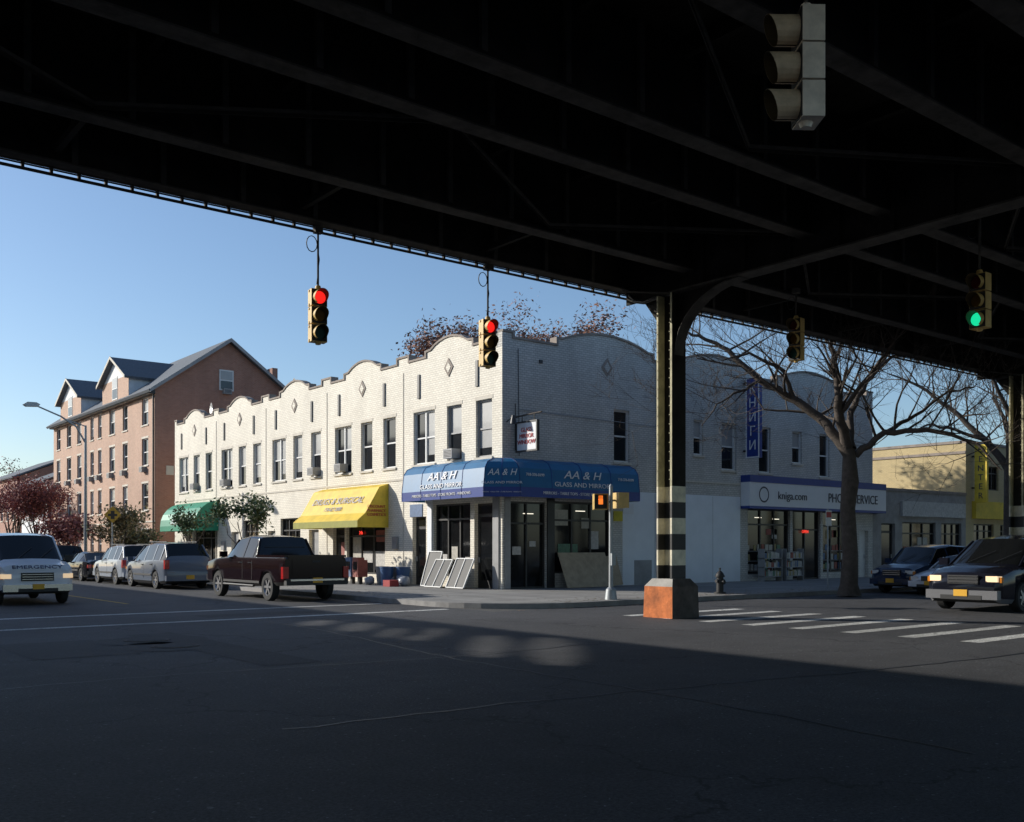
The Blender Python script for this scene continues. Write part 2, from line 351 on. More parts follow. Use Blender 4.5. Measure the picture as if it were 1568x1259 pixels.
for c in cen:
    pr+=[(c-2.6,9.25),(c-2.599,9.5)]
    for j in range(0,13):
        t=j/12; pr.append((c-2.3+4.6*t,9.52+.42*math.sin(math.pi*t)**.85))
    pr+=[(c+2.599,9.5),(c+2.6,9.25)]
pr+=[(XE-.6,9.25),(XE-.599,9.5),(XE,9.5)]
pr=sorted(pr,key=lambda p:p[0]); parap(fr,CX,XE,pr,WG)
for c in cen:
    for s,t in((.30,COP),(.17,WG)):
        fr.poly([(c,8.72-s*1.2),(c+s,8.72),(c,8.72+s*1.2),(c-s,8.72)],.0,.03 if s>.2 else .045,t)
for x in (23.7,): fr.pb(x-.08,x+.08,8.5,8.62,.003,.04,FD)
mb.tube([(29.9,CY-.08,9.2),(29.9,CY-.08,4.0),(29.9,CY-.08,.2)],.05,8,WP)
mb.tube([(CX+.7,CY-.05,8.9),(CX+.75,CY-.05,5.0)],.015,5,FD)
mb.tube([(CX+.8,CY-.05,6.7),(30,CY-.05,6.6)],.012,5,FG)
mb.tube([(34.9,CY-.06,8.6),(34.9,CY-.06,4.9)],.02,5,FG)
mb.box(CX+.26,34,CY+.29,YE,0.05,8.85,WB); mb.box(34,XE,CY+.29,41,0.05,8.85,WB)
mb.box(CX+.29,34.0,CY+.3,YE-.01,8.851,8.88,ROOF); mb.box(34.0,XE-.01,CY+.3,40.99,8.851,8.88,ROOF)
fl.pb(YE-.02,YE,.16,8.89,-.27,-.001,WB); fr.pb(XE-.02,XE,.16,8.89,-.28,-.001,WB)
mb.box(XE-.28,XE,CY+.29,41,8.88,9.4,WB); mb.box(33.7,34,41,YE,8.88,9.3,WB)
for (x,y,h) in((27,36,10.0),(28,46,10.1),(27,54,10.0)): mb.box(x,x+.6,y,y+.6,8.88,h,RB)
mb.build('walls_windows_and_parapet',bld,recalc=False)
g=MB()
for x,y in((22.8,46.5),(22.8,57.5)):
    g.tube([(x,y,8.9),(x,y,9.9)],.03,6,ALU)
    vs=[];
    for j in range(12):
        t=2*math.pi*j/12; vs.append((x-.12+.05*math.cos(t),y+.33*math.cos(t),9.95+.33*math.sin(t)))
    for j in range(12): g.face([(x,y,9.95),vs[j],vs[(j+1)%12]],ALU)
g.build('satellite_dishes',bld)
aw=MB()
def awn(path_out,path_in,prof,m,mb,m2=None,mend=None):
    rows=[[(pi[0]+(po[0]-pi[0])*t,pi[1]+(po[1]-pi[1])*t,z) for po,pi in zip(path_out,path_in)] for t,z in prof]
    for r_,(a,b) in enumerate(zip(rows[:-1],rows[1:])):
        for i in range(len(a)-1): mb.face([a[i],a[i+1],b[i+1],b[i]],m2 if (m2 and r_==len(rows)-2) else m)
    for i in (0,len(path_out)-1):
        mb.face([r[i] for r in rows]+[(path_in[i][0],path_in[i][1],rows[-1][i][2])],mend or m)
po=[(20.8,33.2),(20.8,27.85),(21.85,27.1),(27.8,27.1)]
pi=[(CX-.004,33.2),(CX-.004,CY-.002),(CX-.002,CY-.004),(27.8,CY-.004)]
prof=[(0,4.88),(.5,4.84),(.78,4.70),(.92,4.48),(1,3.80),(1,3.45)]
awn(po,pi,prof,BLUE,aw,m2=BLUD)
for i in range(3):
    a,b=Vector((*po[i],0)),Vector((*po[i+1],0)); L=(b-a).length; nn=max(2,int(L/1.2))
    for k in range(nn+1):
        q=a+(b-a)*k/nn; w=Vector((*pi[i],0))+(Vector((*pi[i+1],0))-Vector((*pi[i],0)))*k/nn
        aw.tube([w+(q-w)*t*1.004+Vector((0,0,z+.006)) for t,z in prof],.012,4,BLUD)
aw.build('blue_awning',bld,recalc=False)
def pan(i,body,size,t,zc,m=TXW,sh=0,sx=1,dz=.02,tilt=0):
    a,b=Vector((*po[i],0)),Vector((*po[i+1],0)); c=(a+b)/2+ (b-a)*(t)
    r=(b-a).normalized(); nrm=r.cross(Vector((0,0,1)))
    text(body,size,m,c+nrm*dz+Vector((0,0,zc)),r,Vector((0,0,1))-nrm*tilt,bld,sx=sx,shear=sh)
for i in range(3):
    pan(i,'AA & H',.42*(.78 if i==1 else 1),0,4.31,sh=.3,dz=-.035,sx=.95 if i==1 else 1.35,tilt=.13)
    pan(i,'GLASS AND MIRROR',.24*(.52 if i==1 else 1),0,3.95,dz=.006,sx=1.25,tilt=.13)
    pan(i,'MIRRORS - TABLE TOPS - STORE FRONTS - WINDOWS',.15*(.36 if i==1 else 1),0,3.62,sx=1.05,dz=.012)
pan(2,'718-376-0199',.15,-.38,4.25,dz=-.03,tilt=.13); pan(2,'718-376-0199',.15,.38,4.25,dz=-.03,tilt=.13)
def quarter(n,zt,zb,val):
    p=[(math.sin(math.pi/2*k/n),zb+val+(zt-zb-val)*math.cos(math.pi/2*k/n)) for k in range(n+1)]; return p+[(1,zb)]
aw=MB(); OLG=mat('olive_awning_valance',(.30,.29,.04),.5,.15)
awn([(20.4,41.9),(20.4,36.0)],[(CX-.004,41.9),(CX-.004,36.0)],[(0,4.35),(.3,4.2),(.75,3.1),(.95,2.85),(1,2.78),(1,2.5)],YAW,aw,m2=OLG); aw.build('yellow_awning',bld,recalc=False)
text('DRUGS & SURGICAL',.46,TXP,(CX-1.5*.52-.03,39.0,3.68),(0,-1,0),(.675,0,1.1),bld,sx=1.1,shear=.2)
text('718-627-2000',.28,TXP,(CX-1.5*.67-.03,39.0,3.32),(0,-1,0),(.675,0,1.1),bld)
text('DISCOUNT\nPHARMACY\nCOSMETICS',.17,TXR,(CX-.60,35.985,3.2),(1,0,0),(0,0,1),bld)
aw=MB(); awn([(20.5,60.0),(20.5,54.4)],[(CX-.004,60.0),(CX-.004,54.4)],quarter(6,4.3,2.6,.3),GAW,aw); aw.build('green_awning',bld,recalc=False)
text('GROCERY',.4,TXW,(CX-1.43,57.2,3.1),(0,-1,0),(.2,0,1),bld)
g=MB(); sf=Fac(g,'y',CY,-1)
sf.pb(35.3,46.2,3.5,4.55,.004,.5,TXW); sf.pb(35.3,46.2,4.553,4.86,.004,.52,BLUD); sf.pb(35.3,46.2,3.38,3.497,.004,.51,BLUD)
PC=[mat('poster_%d'%i,c,.6,.25,9) for i,c in enumerate([(.45,.42,.36),(.30,.08,.06),(.10,.16,.28),(.5,.48,.45),(.35,.28,.12),(.12,.22,.14)])]
WAR=mat('interior_tube_light',(1,.92,.75),emis=1.2)
for x0,x1 in((35.95,38.7),(41.7,43.7)):
    for row in range(3):
        x=x0
        while x<x1-.3:
            w=random.uniform(.14,.26); h=random.uniform(.22,.34)
            if random.random()<.85: sf.pb(x,x+w,.62+row*.45,.62+row*.45+h,-.178,-.165,random.choice(PC+[PC[3],PC[0]]))
            x+=w+random.uniform(.03,.10)
        sf.pb(x0,x1,.58+row*.45,.60+row*.45,-.178,-.14,FG)
    for _ in range(3):
        x=random.uniform(x0,x1-.5); sf.pb(x,x+.35,2.0+random.uniform(0,.3),2.5,-.178,-.163,random.choice(PC))
for (x,z) in((36.5,3.0),(37.8,2.95),(42.3,3.0),(23.0,2.9),(25.6,3.05)): sf.pb(x,x+.5,z,z+.03,-.178,-.17,WAR)
for (x,z,w,h,m) in((24.5,2.5,.7,.6,0),(26.3,1.6,.5,.7,3),(22.5,1.4,.4,.3,3),(24.7,1.3,1.0,.5,5),(25.9,2.4,.5,.4,0),(23.3,1.7,.3,.2,3)): sf.pb(x,x+w,z,z+h,-.178,-.16,PC[m])
sf.pb(27.95,28.55,3.0,3.4,.02,.035,TXW); sf.pb(27.4,27.9,2.7,3.1,.061,.075,mat('poster_y',(.6,.5,.05)))
lf=Fac(g,'x',CX,-1)
for (y,z,w,h,m) in((30.4,.9,.3,.4,3),(31.2,1.2,.4,.5,0),(31.9,.8,.3,.6,3),(36.6,1.9,.7,.5,1),(37.6,1.0,.8,.5,3),(38.6,1.0,.7,1.2,0),(36.5,.7,.9,.8,3),(39.9,1.2,.5,.7,1)): lf.pb(y,y+w,z,z+h,-.178,-.16,PC[m])
lf.pb(33.4,34.3,2.9,3.4,.004,.03,PC[2])
for (y,z,w,h) in((35.2,1.6,.35,.5),(34.3,.3,.25,.5),(48.2,1.2,.3,.6),(53.4,1.5,.4,.5)): lf.pb(y,y+w,z,z+h,.004,.12,FG)
g.build('shop_signs_and_displays',bld,recalc=False)
text('kniga.com',.5,TXB,(38.4,CY-.515,4.0),(1,0,0),(0,0,1),bld,sx=1.1)
text('PHONE SERVICE',.62,TXB,(43.3,CY-.515,4.0),(1,0,0),(0,0,1),bld,sx=.95)
g=MB()
for k in range(20):
    a,b=2*math.pi*k/20,2*math.pi*(k+1)/20
    g.face([(36.3+.36*math.cos(a),CY-.506,4.02+.36*math.sin(a)),(36.3+.36*math.cos(b),CY-.506,4.02+.36*math.sin(b)),(36.3+.29*math.cos(b),CY-.506,4.02+.29*math.sin(b)),(36.3+.29*math.cos(a),CY-.506,4.02+.29*math.sin(a))],TXB)
g.build('logo_ring',bld,recalc=False)
text('OPEN',.2,mat('neon_red',(.9,.05,.03),emis=1.2),(40.2,CY+.09,2.4),(1,0,0),(0,0,1),bld)
text('24h',.22,mat('neon_red',(.9,.05,.03)),(CX+.1,38.5,2.3),(0,-1,0),(0,0,1),bld)
# projecting signs
vs=empty('vertical_shop_sign'); g=MB()
g.box(35.42,35.62,27.28,28.0,5.6,9.15,BLUD)
for z in(5.9,8.9): g.box(35.47,35.57,28.0,28.2,z,z+.08,FD)
for (a,b,c,d) in((27.28,28.0,5.6,5.66),(27.28,28.0,9.09,9.15),(27.28,27.33,5.66,9.09),(27.95,28.0,5.66,9.09)): g.box(35.40,35.42,a,b,c,d,TXW)
g.build('box',vs)
for k,ch in enumerate('КНИГИ'): text(ch,.58,TXW,(35.41,27.64,8.62-k*.62),(0,-1,0),(0,0,1),vs)
hs=empty('hanging_sign'); g=MB()
g.box(22.46,22.54,26.95,28.05,5.15,6.15,TXW)
for (a,b,c,d) in((26.9,28.1,5.1,5.16),(26.9,28.1,6.14,6.2),(26.9,26.96,5.16,6.14),(28.04,28.1,5.16,6.14)): g.box(22.44,22.56,a,b,c,d,FD)
g.tube([(22.5,28.2,6.4),(22.5,26.7,6.45)],.03,6,RUST); g.tube([(22.5,28.2,5.2),(22.5,28.2,6.9)],.02,5,FD); g.tube([(22.5,27.8,6.4),(22.5,27.8,6.2)],.02,5,FD); g.tube([(22.5,27.1,6.42),(22.5,27.1,6.2)],.02,5,FD)
g.build('panel',hs); text('GLASS\nMIRROR\nWINDOW',.22,TXR,(22.45,27.5,5.66),(0,-1,0),(0,0,1),hs)
wl=empty('wall_lamp'); g=MB(); g.tube([(CX+.2,CY-.0,6.2),(CX+.2,CY-.35,6.35)],.02,6,FD); g.cyl((CX+.2,CY-.4,6.1),(CX+.2,CY-.4,6.4),.13,.06,10,FD); g.build('lantern',wl)
# street-level clutter
pf=empty('leaning_window_frames'); g=MB()
def lean(g,x0,x1,ya,yb,z0,z1,m,bar):
    f=lambda u,v:Vector((x0+(x1-x0)*v,ya+(yb-ya)*u,z0+(z1-z0)*v))
    def bb(a,b): g.tube([f(*a),f(*b)],.035,4,m)
    for a,b in(((0,0),(1,0)),((1,0),(1,1)),((1,1),(0,1)),((0,1),(0,0))): bb(a,b)
    if bar: bb((.5,0),(.5,1))
    g.face([f(0,0),f(1,0),f(1,1),f(0,1)],BLK)
lean(g,20.9,21.4,29.2,30.3,.19,1.25,FW,1); lean(g,20.8,21.35,30.5,31.6,.19,1.2,FW,1); lean(g,21.1,21.5,31.4,32.3,.19,1.5,FW,0)
g.build('frames',pf,recalc=False)
g=MB(); g.obox((25.6,27.75,.82),(2.5,.1,0),(0,.03,0),(0,.55,1.3),PLY); g.obox((26.9,27.85,.75),(1.0,-.1,.1),(0,.02,0),(0,.4,1.15),PLY); g.build('plywood_board')
tb=empty('refuse_bins'); g=MB()
BAGC=mat('refuse_bag_clear',(.30,.32,.36),.35,.5,9); BIN=mat('blue_bin_plastic',(.03,.09,.22),.5,.15); BXR=mat('red_crate',(.35,.05,.05))
def blob(g,c,r,m,sd):
    rnd=random.Random(sd); vs=[];nu,nv=9,6
    for j in range(nv+1):
        for i in range(nu):
            a=2*math.pi*i/nu;b=math.pi*j/nv; k=r*rnd.uniform(.82,1.12); vs.append((c[0]+k*math.sin(b)*math.cos(a),c[1]+k*math.sin(b)*math.sin(a),max(.155,c[2]+k*.85*math.cos(b))))
    g.solid(vs,[(j*nu+i,j*nu+(i+1)%nu,(j+1)*nu+(i+1)%nu,(j+1)*nu+i) for j in range(nv) for i in range(nu)],m,True)
for k,(x,y) in enumerate(((21.1,33.6),(21.2,34.3),(20.6,34.0),(21.0,35.0))):
    g.cyl((x,y,.152),(x,y,.85),.22,.28,14,BIN if k%2==0 else FG); g.cyl((x,y,.85),(x,y,.89),.30,n=14,m=BIN if k%2==0 else FG)
for k in range(5): blob(g,(20.5+random.uniform(-.2,.5),33.0+k*.5,.32+.1*(k%2)),random.uniform(.2,.27),BAGC,k)
g.box(20.0,20.4,32.8,33.3,.152,.4,BXR)
g.build('bins_and_bags',tb)
nb=empty('newspaper_box'); g=MB()
for k,m in enumerate((PC[1],PC[2],PC[3])):
    y=35.6+k*.6; g.box(20.2,20.65,y,y+.45,.45,1.15,m); g.box(20.35,20.5,y+.15,y+.3,.152,.45,FD); g.box(20.19,20.2,y+.06,y+.39,.75,1.08,GLD); g.box(20.2,20.5,y,y+.45,1.151,1.25,m)
g.build('boxes',nb)
rk=empty('book_display_rack'); g=MB()
for x0 in(36.0,37.6):
    for z in(.35,.75,1.15): g.box(x0,x0+1.3,27.45,27.8,z,z+.03,FG)
    for xx in(x0,x0+1.27): g.box(xx,xx+.03,27.45,27.8,.152,1.6,FG)
    for z in(.38,.78,1.18):
        x=x0+.05
        while x<x0+1.15:
            w=random.uniform(.04,.14); g.box(x,x+w,27.5,27.72,z,z+random.uniform(.2,.3),random.choice(PC+[PC[3],PC[0]])); x+=w+.012
g.build('rack_and_books',rk,recalc=False)
# ================= APARTMENT BUILDING (left background)
ap=empty('brick_apartment_building'); mb=MB(); X0=21.9; YA,YB=65.0,90.5; EZ=12.0; XR_=26.9; XB=31.9
fa=Fac(mb,'x',X0,-1); fe=Fac(mb,'y',YA,-1)
ops=[]
for c,w in((67.0,1.3),(71.2,1.1),(74.2,1.3),(77.2,.9),(79.2,.9),(82.7,1.2),(85.7,1.3),(88.9,1.2)):
    for z in(1.0,4.1,7.1,9.8):
        ops.append((c-w/2,c+w/2,z,z+1.8))
fa.wall(YA,YB,Z0,EZ,ops,PB)
for o in ops: fa.win(*o,fr=FW,lintel=True,blind=None)
for o in ops[::2]: fa.ac((o[0]+o[1])/2,o[2]-.45)
fa.pb(YA,YB,EZ-.35,EZ-.02,.003,.35,FD); fa.pb(YA,YB,3.3,3.4,.003,.05,TRIM)
fe.wall(X0,XB,Z0,EZ,[],RB)
fe.poly([(X0,EZ),(XB,EZ),(XR_,15.6)],0,-.3,RB)
fe.pb(26.2,27.2,12.3,13.7,.003,.06,FW); fe.pb(26.28,27.12,12.38,12.95,.06,.07,GL); fe.pb(26.28,27.12,13.03,13.62,.06,.07,BLD); fe.ac(26.7,12.05)
fe.pb(22.6,23.1,6.4,7.0,.003,.05,TRIM); fe.pb(24.5,24.9,4.9,5.2,.003,.05,TRIM)
mb.box(X0+.26,XB,YA+.02,YB,.05,EZ-.01,RB)
def slab(a,b,c,d,t,m):
    a,b,c,d=map(Vector,(a,b,c,d)); n=(b-a).cross(d-a).normalized()*t
    mb.solid([a,b,c,d,a+n,b+n,c+n,d+n],[(0,3,2,1),(4,5,6,7),(0,1,5,4),(1,2,6,5),(2,3,7,6),(3,0,4,7)],m)
slab((X0-.45,YA-.35,EZ-.3),(X0-.45,YB+.3,EZ-.3),(XR_,YB+.3,15.65),(XR_,YA-.35,15.65),-.18,SHG)
slab((XB+.4,YA-.35,EZ-.3),(XR_,YA-.35,15.652),(XR_,YB+.3,15.652),(XB+.4,YB+.3,EZ-.3),-.18,SHG)
fe.poly([(X0-.45,EZ-.32),(X0-.45,EZ-.08),(XR_,15.86),(XR_,15.6)],.36,.42,FG); fe.poly([(XB+.4,EZ-.32),(XB+.4,EZ-.08),(XR_,15.86),(XR_,15.6)],.36,.42,FG)
mb.tube([(X0-.08,YA+.15,EZ-.4),(X0-.08,YA+.15,.2)],.06,6,FD)
for y0,y1 in((69.6,75.6),(81.2,87.2)):
    ym=(y0+y1)/2
    fb=Fac(mb,'x',X0-.25,-1)
    mb.box(X0-.249,X0+5,y0+.01,y1-.01,EZ-.0,13.5,SID)
    fb.pb(y0,y1,EZ-.4,13.5,.0,.02,PB); fb.poly([(y0,13.5),(y1,13.5),(ym,15.0)],.02,-.2,SID)
    fb.pb(ym-.6,ym+.6,12.1,13.7,.021,.05,FW); fb.pb(ym-.52,ym+.52,12.18,12.85,.05,.06,GL); fb.pb(ym-.52,ym+.52,12.93,13.62,.05,.06,BLD)
    slab((X0-.6,y0-.3,13.35),(X0-.6,ym,15.1),(X0+5.2,ym,15.1),(X0+5.2,y0-.3,13.35),.16,SHG)
    slab((X0-.6,y1+.3,13.35),(X0+5.2,y1+.3,13.35),(X0+5.2,ym,15.102),(X0-.6,ym,15.102),.16,SHG)
    fb.poly([(y0-.3,13.2),(y0-.3,13.4),(ym,15.15),(ym,14.95)],.36,.40,TRIM); fb.poly([(y1+.3,13.2),(y1+.3,13.4),(ym,15.15),(ym,14.95)],.36,.40,TRIM)
mb.box(30.2,30.6,YA+.3,YA+3,13,14.3,RB); mb.box(28.5,29.3,68,69,14,15.9,RB)
mb.build('walls_windows_roof',ap,recalc=False)
for (y0,y1,h,m) in((94,104,7.5,SID),(106,122,8.5,RB),(125,150,7.0,TB)):
    e=empty('row_house'); mb=MB(); f=Fac(mb,'x',22.3,-1)
    o2=[(y0+1+k*2.6,y0+2.1+k*2.6,z,z+1.6) for k in range(int((y1-y0-1.5)/2.6)) for z in(1.2,4.3)]
    f.wall(y0,y1,.1,h,o2,m); [f.win(*o,fr=FW) for o in o2]
    mb.box(22.56,34,y0,y1,.05,h-.01,m)
    slab((21.9,y0-.2,h-.1),(21.9,y1+.2,h-.1),(28,y1+.2,h+2.5),(28,y0-.2,h+2.5),-.15,SHG); slab((34.2,y0-.2,h-.1),(28,y0-.2,h+2.502),(28,y1+.2,h+2.502),(34.2,y1+.2,h-.1),-.15,SHG)
    mb.prism([(22.3,h),(34,h),(28,h+2.4)],lambda p:(p[0],y0,p[1]),lambda p:(p[0],y1,p[1]),m)
    mb.build('house_shell',e,recalc=False)
# ================= RIGHT background shops
lb=empty('low_shop_building'); mb=MB(); f=Fac(mb,'y',CY,-1)
o2=[(46.6,47.9,.15,2.9),(48.6,52.0,.6,3.0),(52.6,54.8,.5,3.0)]
GST=mat('grey_stucco',(.33,.31,.29),.85,.2)
f.wall(XE+.02,55.3,.15,4.6,o2,GST); f.door(*o2[0]); f.shop(*o2[1]); f.shop(*o2[2])
f.pb(XE+.02,55.3,4.6,4.75,-.3,.06,COP); mb.box(XE+.02,55.29,CY+.26,42,.05,4.58,GST); f.pb(48.4,55,3.3,4.1,.003,.15,PC[3])
f.pb(49,49.9,1.1,1.7,-.178,-.16,PC[1]); f.pb(50.4,51.4,1.5,2.2,-.178,-.16,PC[0])
mb.build('walls_and_shopfront',lb,recalc=False)
yb=empty('tan_brick_building'); mb=MB(); f=Fac(mb,'y',CY,-1); fx_=Fac(mb,'x',55.3,-1)
o2=[(56.2,58.6,.5,3.0),(59.4,61.0,.15,3.0),(62,65.5,.5,3.0),(57.3,59.2,5,6.4),(62,65,5,6.4)]
f.wall(55.3,68,.15,7.6,o2,TB); [f.shop(*o,trans=.4) for o in o2]; fx_.wall(CY,46,4.6,7.6,[],TB)
fx_.pb(CY,46,7.0,7.15,.003,.06,COP); f.pb(55.3,68,7.6,7.75,-.3,.06,COP); fx_.pb(CY+.3,46,7.6,7.75,-.3,.06,COP)
mb.box(55.56,68,CY+.26,46,.05,7.59,TB); f.pb(56,67.8,3.3,4.3,.003,.25,YAW)
mb.build('walls_and_shopfront',yb,recalc=False)
text('MEDICAL CENTER',.6,TXB,(62,CY-.26,3.8),(1,0,0),(0,0,1),yb)
cs=empty('vertical_yellow_sign'); g=MB(); x=gx(1491,28.1); g.box(x-.1,x+.1,27.3,28.0,4.2,7.5,YAW); g.box(x-.05,x+.05,28.0,28.2,5,5.1,FD); g.box(x-.05,x+.05,28.0,28.2,6.8,6.9,FD); g.build('box',cs)
for k,ch in enumerate('CENTER'): text(ch,.48,TXB,(x-.11,27.65,7.18-k*.52),(0,-1,0),(0,0,1),cs)
for (x0,x1,h,m) in((70,84,8.6,RB),(84.5,100,6.5,SID),(101,140,9.5,TB)):
    e=empty('shop_building'); mb=MB(); f=Fac(mb,'y',CY,-1)
    o2=[(x0+1+k*3,x0+2.4+k*3,5,6.3) for k in range(int((x1-x0-1.5)/3))]+[(x0+.6+k*4.5,x0+4.2+k*4.5,.5,3) for k in range(int((x1-x0-.6)/4.5))]
    o2=[o for o in o2 if o[3]<h-.2]; f.wall(x0,x1,.15,h,o2,m); [f.shop(*o,trans=.4) for o in o2]
    mb.box(x0,x1,CY+.26,42,.05,h-.01,m); f.pb(x0,x1,h,h+.15,-.3,.06,COP); f.pb(x0+.2,x1-.2,3.3,4.1,.003,.2,random.choice([BLUD,YAW,PC[1]]))
    mb.build('walls',e,recalc=False)
# ================= WEST CORNER BUILDING (out of frame, throws the long shadow over the crossing)
SXR,SYR=1.5,2.0
wb=empty('brick_corner_building'); mb=MB(); WX=-5.6; f=Fac(mb,'x',WX,1); WY=25.6; f2=Fac(mb,'y',WY,-1); TOPZ=12.0; RZ=9.2
o2=[(29.5+k*3.0,30.7+k*3.0,z,z+1.8) for k in range(24) for z in(4.3,7.2)]+[(29.3+k*5,33.2+k*5,.5,3.2) for k in range(14)]
f.wall(WY,102,.15,RZ,o2,RB); [f.win(*o) if o[2]>4 else f.shop(*o) for o in o2]
o3=[(-17+k*3,-15.6+k*3,z,z+1.8) for k in range(4) for z in(4.3,7.2)]; f2.wall(-19,WX,.15,RZ,o3,RB); [f2.win(*o) for o in o3]
mb.box(-19,WX-.26,WY+.26,102,.05,RZ-.02,RB)
pt=[]  # holes added to the unseen parapet, shaped to throw light spots on the road
for (px_,py_,wl_,hl_) in((486,954,46,9),(548,960,48,14),(600,969,28,15),(640,977,30,9),(666,968,26,14),(748,988,60,34),(845,995,76,42)):
    d=F*EH/(py_-HZ); x,y=at(px_,d); d0=F*EH/(py_+hl_/2-HZ); d1=F*EH/(py_-hl_/2-HZ); pt.append((x,y,(d1-d0)/2,wl_/F*d/2))
cell=.06; y0=WY+.13; ny=int(26/cell); nz_=int((TOPZ-RZ)/cell)
for j in range(nz_):
    h=RZ+(j+.5)*cell; run=None
    for i in range(ny+1):
        yy=y0+(i+.5)*cell; gx_=WX+SXR*h; gy_=yy-SYR*h; hole=(i==ny)
        for (x,y,a,b) in pt:
            dx,dy=gx_-x,gy_-y; fa_=dx*FX+dy*FY; la_=dx*RX+dy*RY
            if (fa_/a)**2+(la_/b)**2<1: hole=True;break
        if not hole and run is None: run=i
        if hole and run is not None:
            a_,b_=y0+run*cell,y0+i*cell; mb.face([(WX,a_,RZ+j*cell),(WX,b_,RZ+j*cell),(WX,b_,RZ+(j+1)*cell),(WX,a_,RZ+(j+1)*cell)],RB); run=None
ztop=RZ+nz_*cell; mb.box(WX-.06,WX+.06,WY,102,ztop,TOPZ+.02,COP); mb.box(WX-.12,WX,y0+ny*cell,102,RZ,ztop,RB)
mb.box(-19,WX,WY,WY+.12,RZ,TOPZ,RB)
mb.build('walls_windows_and_parapet',wb,recalc=False)
# ================= ELEVATED RAILWAY
el=empty('elevated_railway'); g=MB(); BZ=8.2; TZ=9.75; XA,XZ=-54.15,180
cols=[-54.15+18*k for k in range(13)]
gird=[15.8,12.5,10.7,7.7,5.7,2.8,.8,-2.0]
for y in gird:
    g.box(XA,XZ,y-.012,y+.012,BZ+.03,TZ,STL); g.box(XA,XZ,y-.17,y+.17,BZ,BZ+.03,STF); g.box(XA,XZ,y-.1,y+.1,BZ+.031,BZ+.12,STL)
    x=XA+.6
    while x<90:
        g.box(x-.05,x+.05,y-.09,y-.013,BZ+.13,TZ-.01,STF); x+=1.5
YF=17.9
g.box(XA,XZ,YF-.012,YF+.012,8.18,11.0,STL); g.box(XA,XZ,YF-.14,YF+.14,8.15,8.18,STF); g.box(XA,XZ,-4.1,-4.0,8.2,11.0,STL)
x=XA+.3
while x<90: g.box(x-.05,x+.05,YF-.1,YF-.013,8.2,TZ-.01,STF); x+=1.5
g.box(XA,XZ,-4.0,YF-.013,TZ,TZ+.2,STL)
x=XA+.9
while x<110:
    g.box(x-.07,x+.07,-4,YF-.05,TZ-.25,TZ-.002,STL); x+=2.25
x=XA; k=0
while x<80:
    for a,b in((15.8,12.5),(10.7,7.7),(5.7,2.8)):
        p,q=(a-.2,b+.2) if k%2 else (b+.2,a-.2)
        g.obox((x+2.25,(p+q)/2,8.36),(4.5,q-p,0),(.03,.09,0),(0,0,.05),STF)
        g.obox((x+2.25,(p+q)/2,8.33),(4.5,q-p,0),(.01,.01,0),(0,0,.1),STL)
    g.box(x-.05,x+.05,15.95,17.75,8.3,8.42,STL)
    x+=4.5;k+=1
g.tube([(XA,18.14,8.05),(XZ,18.14,8.05)],.028,6,STF); g.tube([(XA,18.14,8.13),(XZ,18.14,8.13)],.016,5,STL)
x=XA
while x<120: g.box(x-.025,x+.025,18.11,18.17,8.04,8.2,STF); x+=.45
g.box(XA,XZ,17.92,18.2,8.17,8.26,STL)
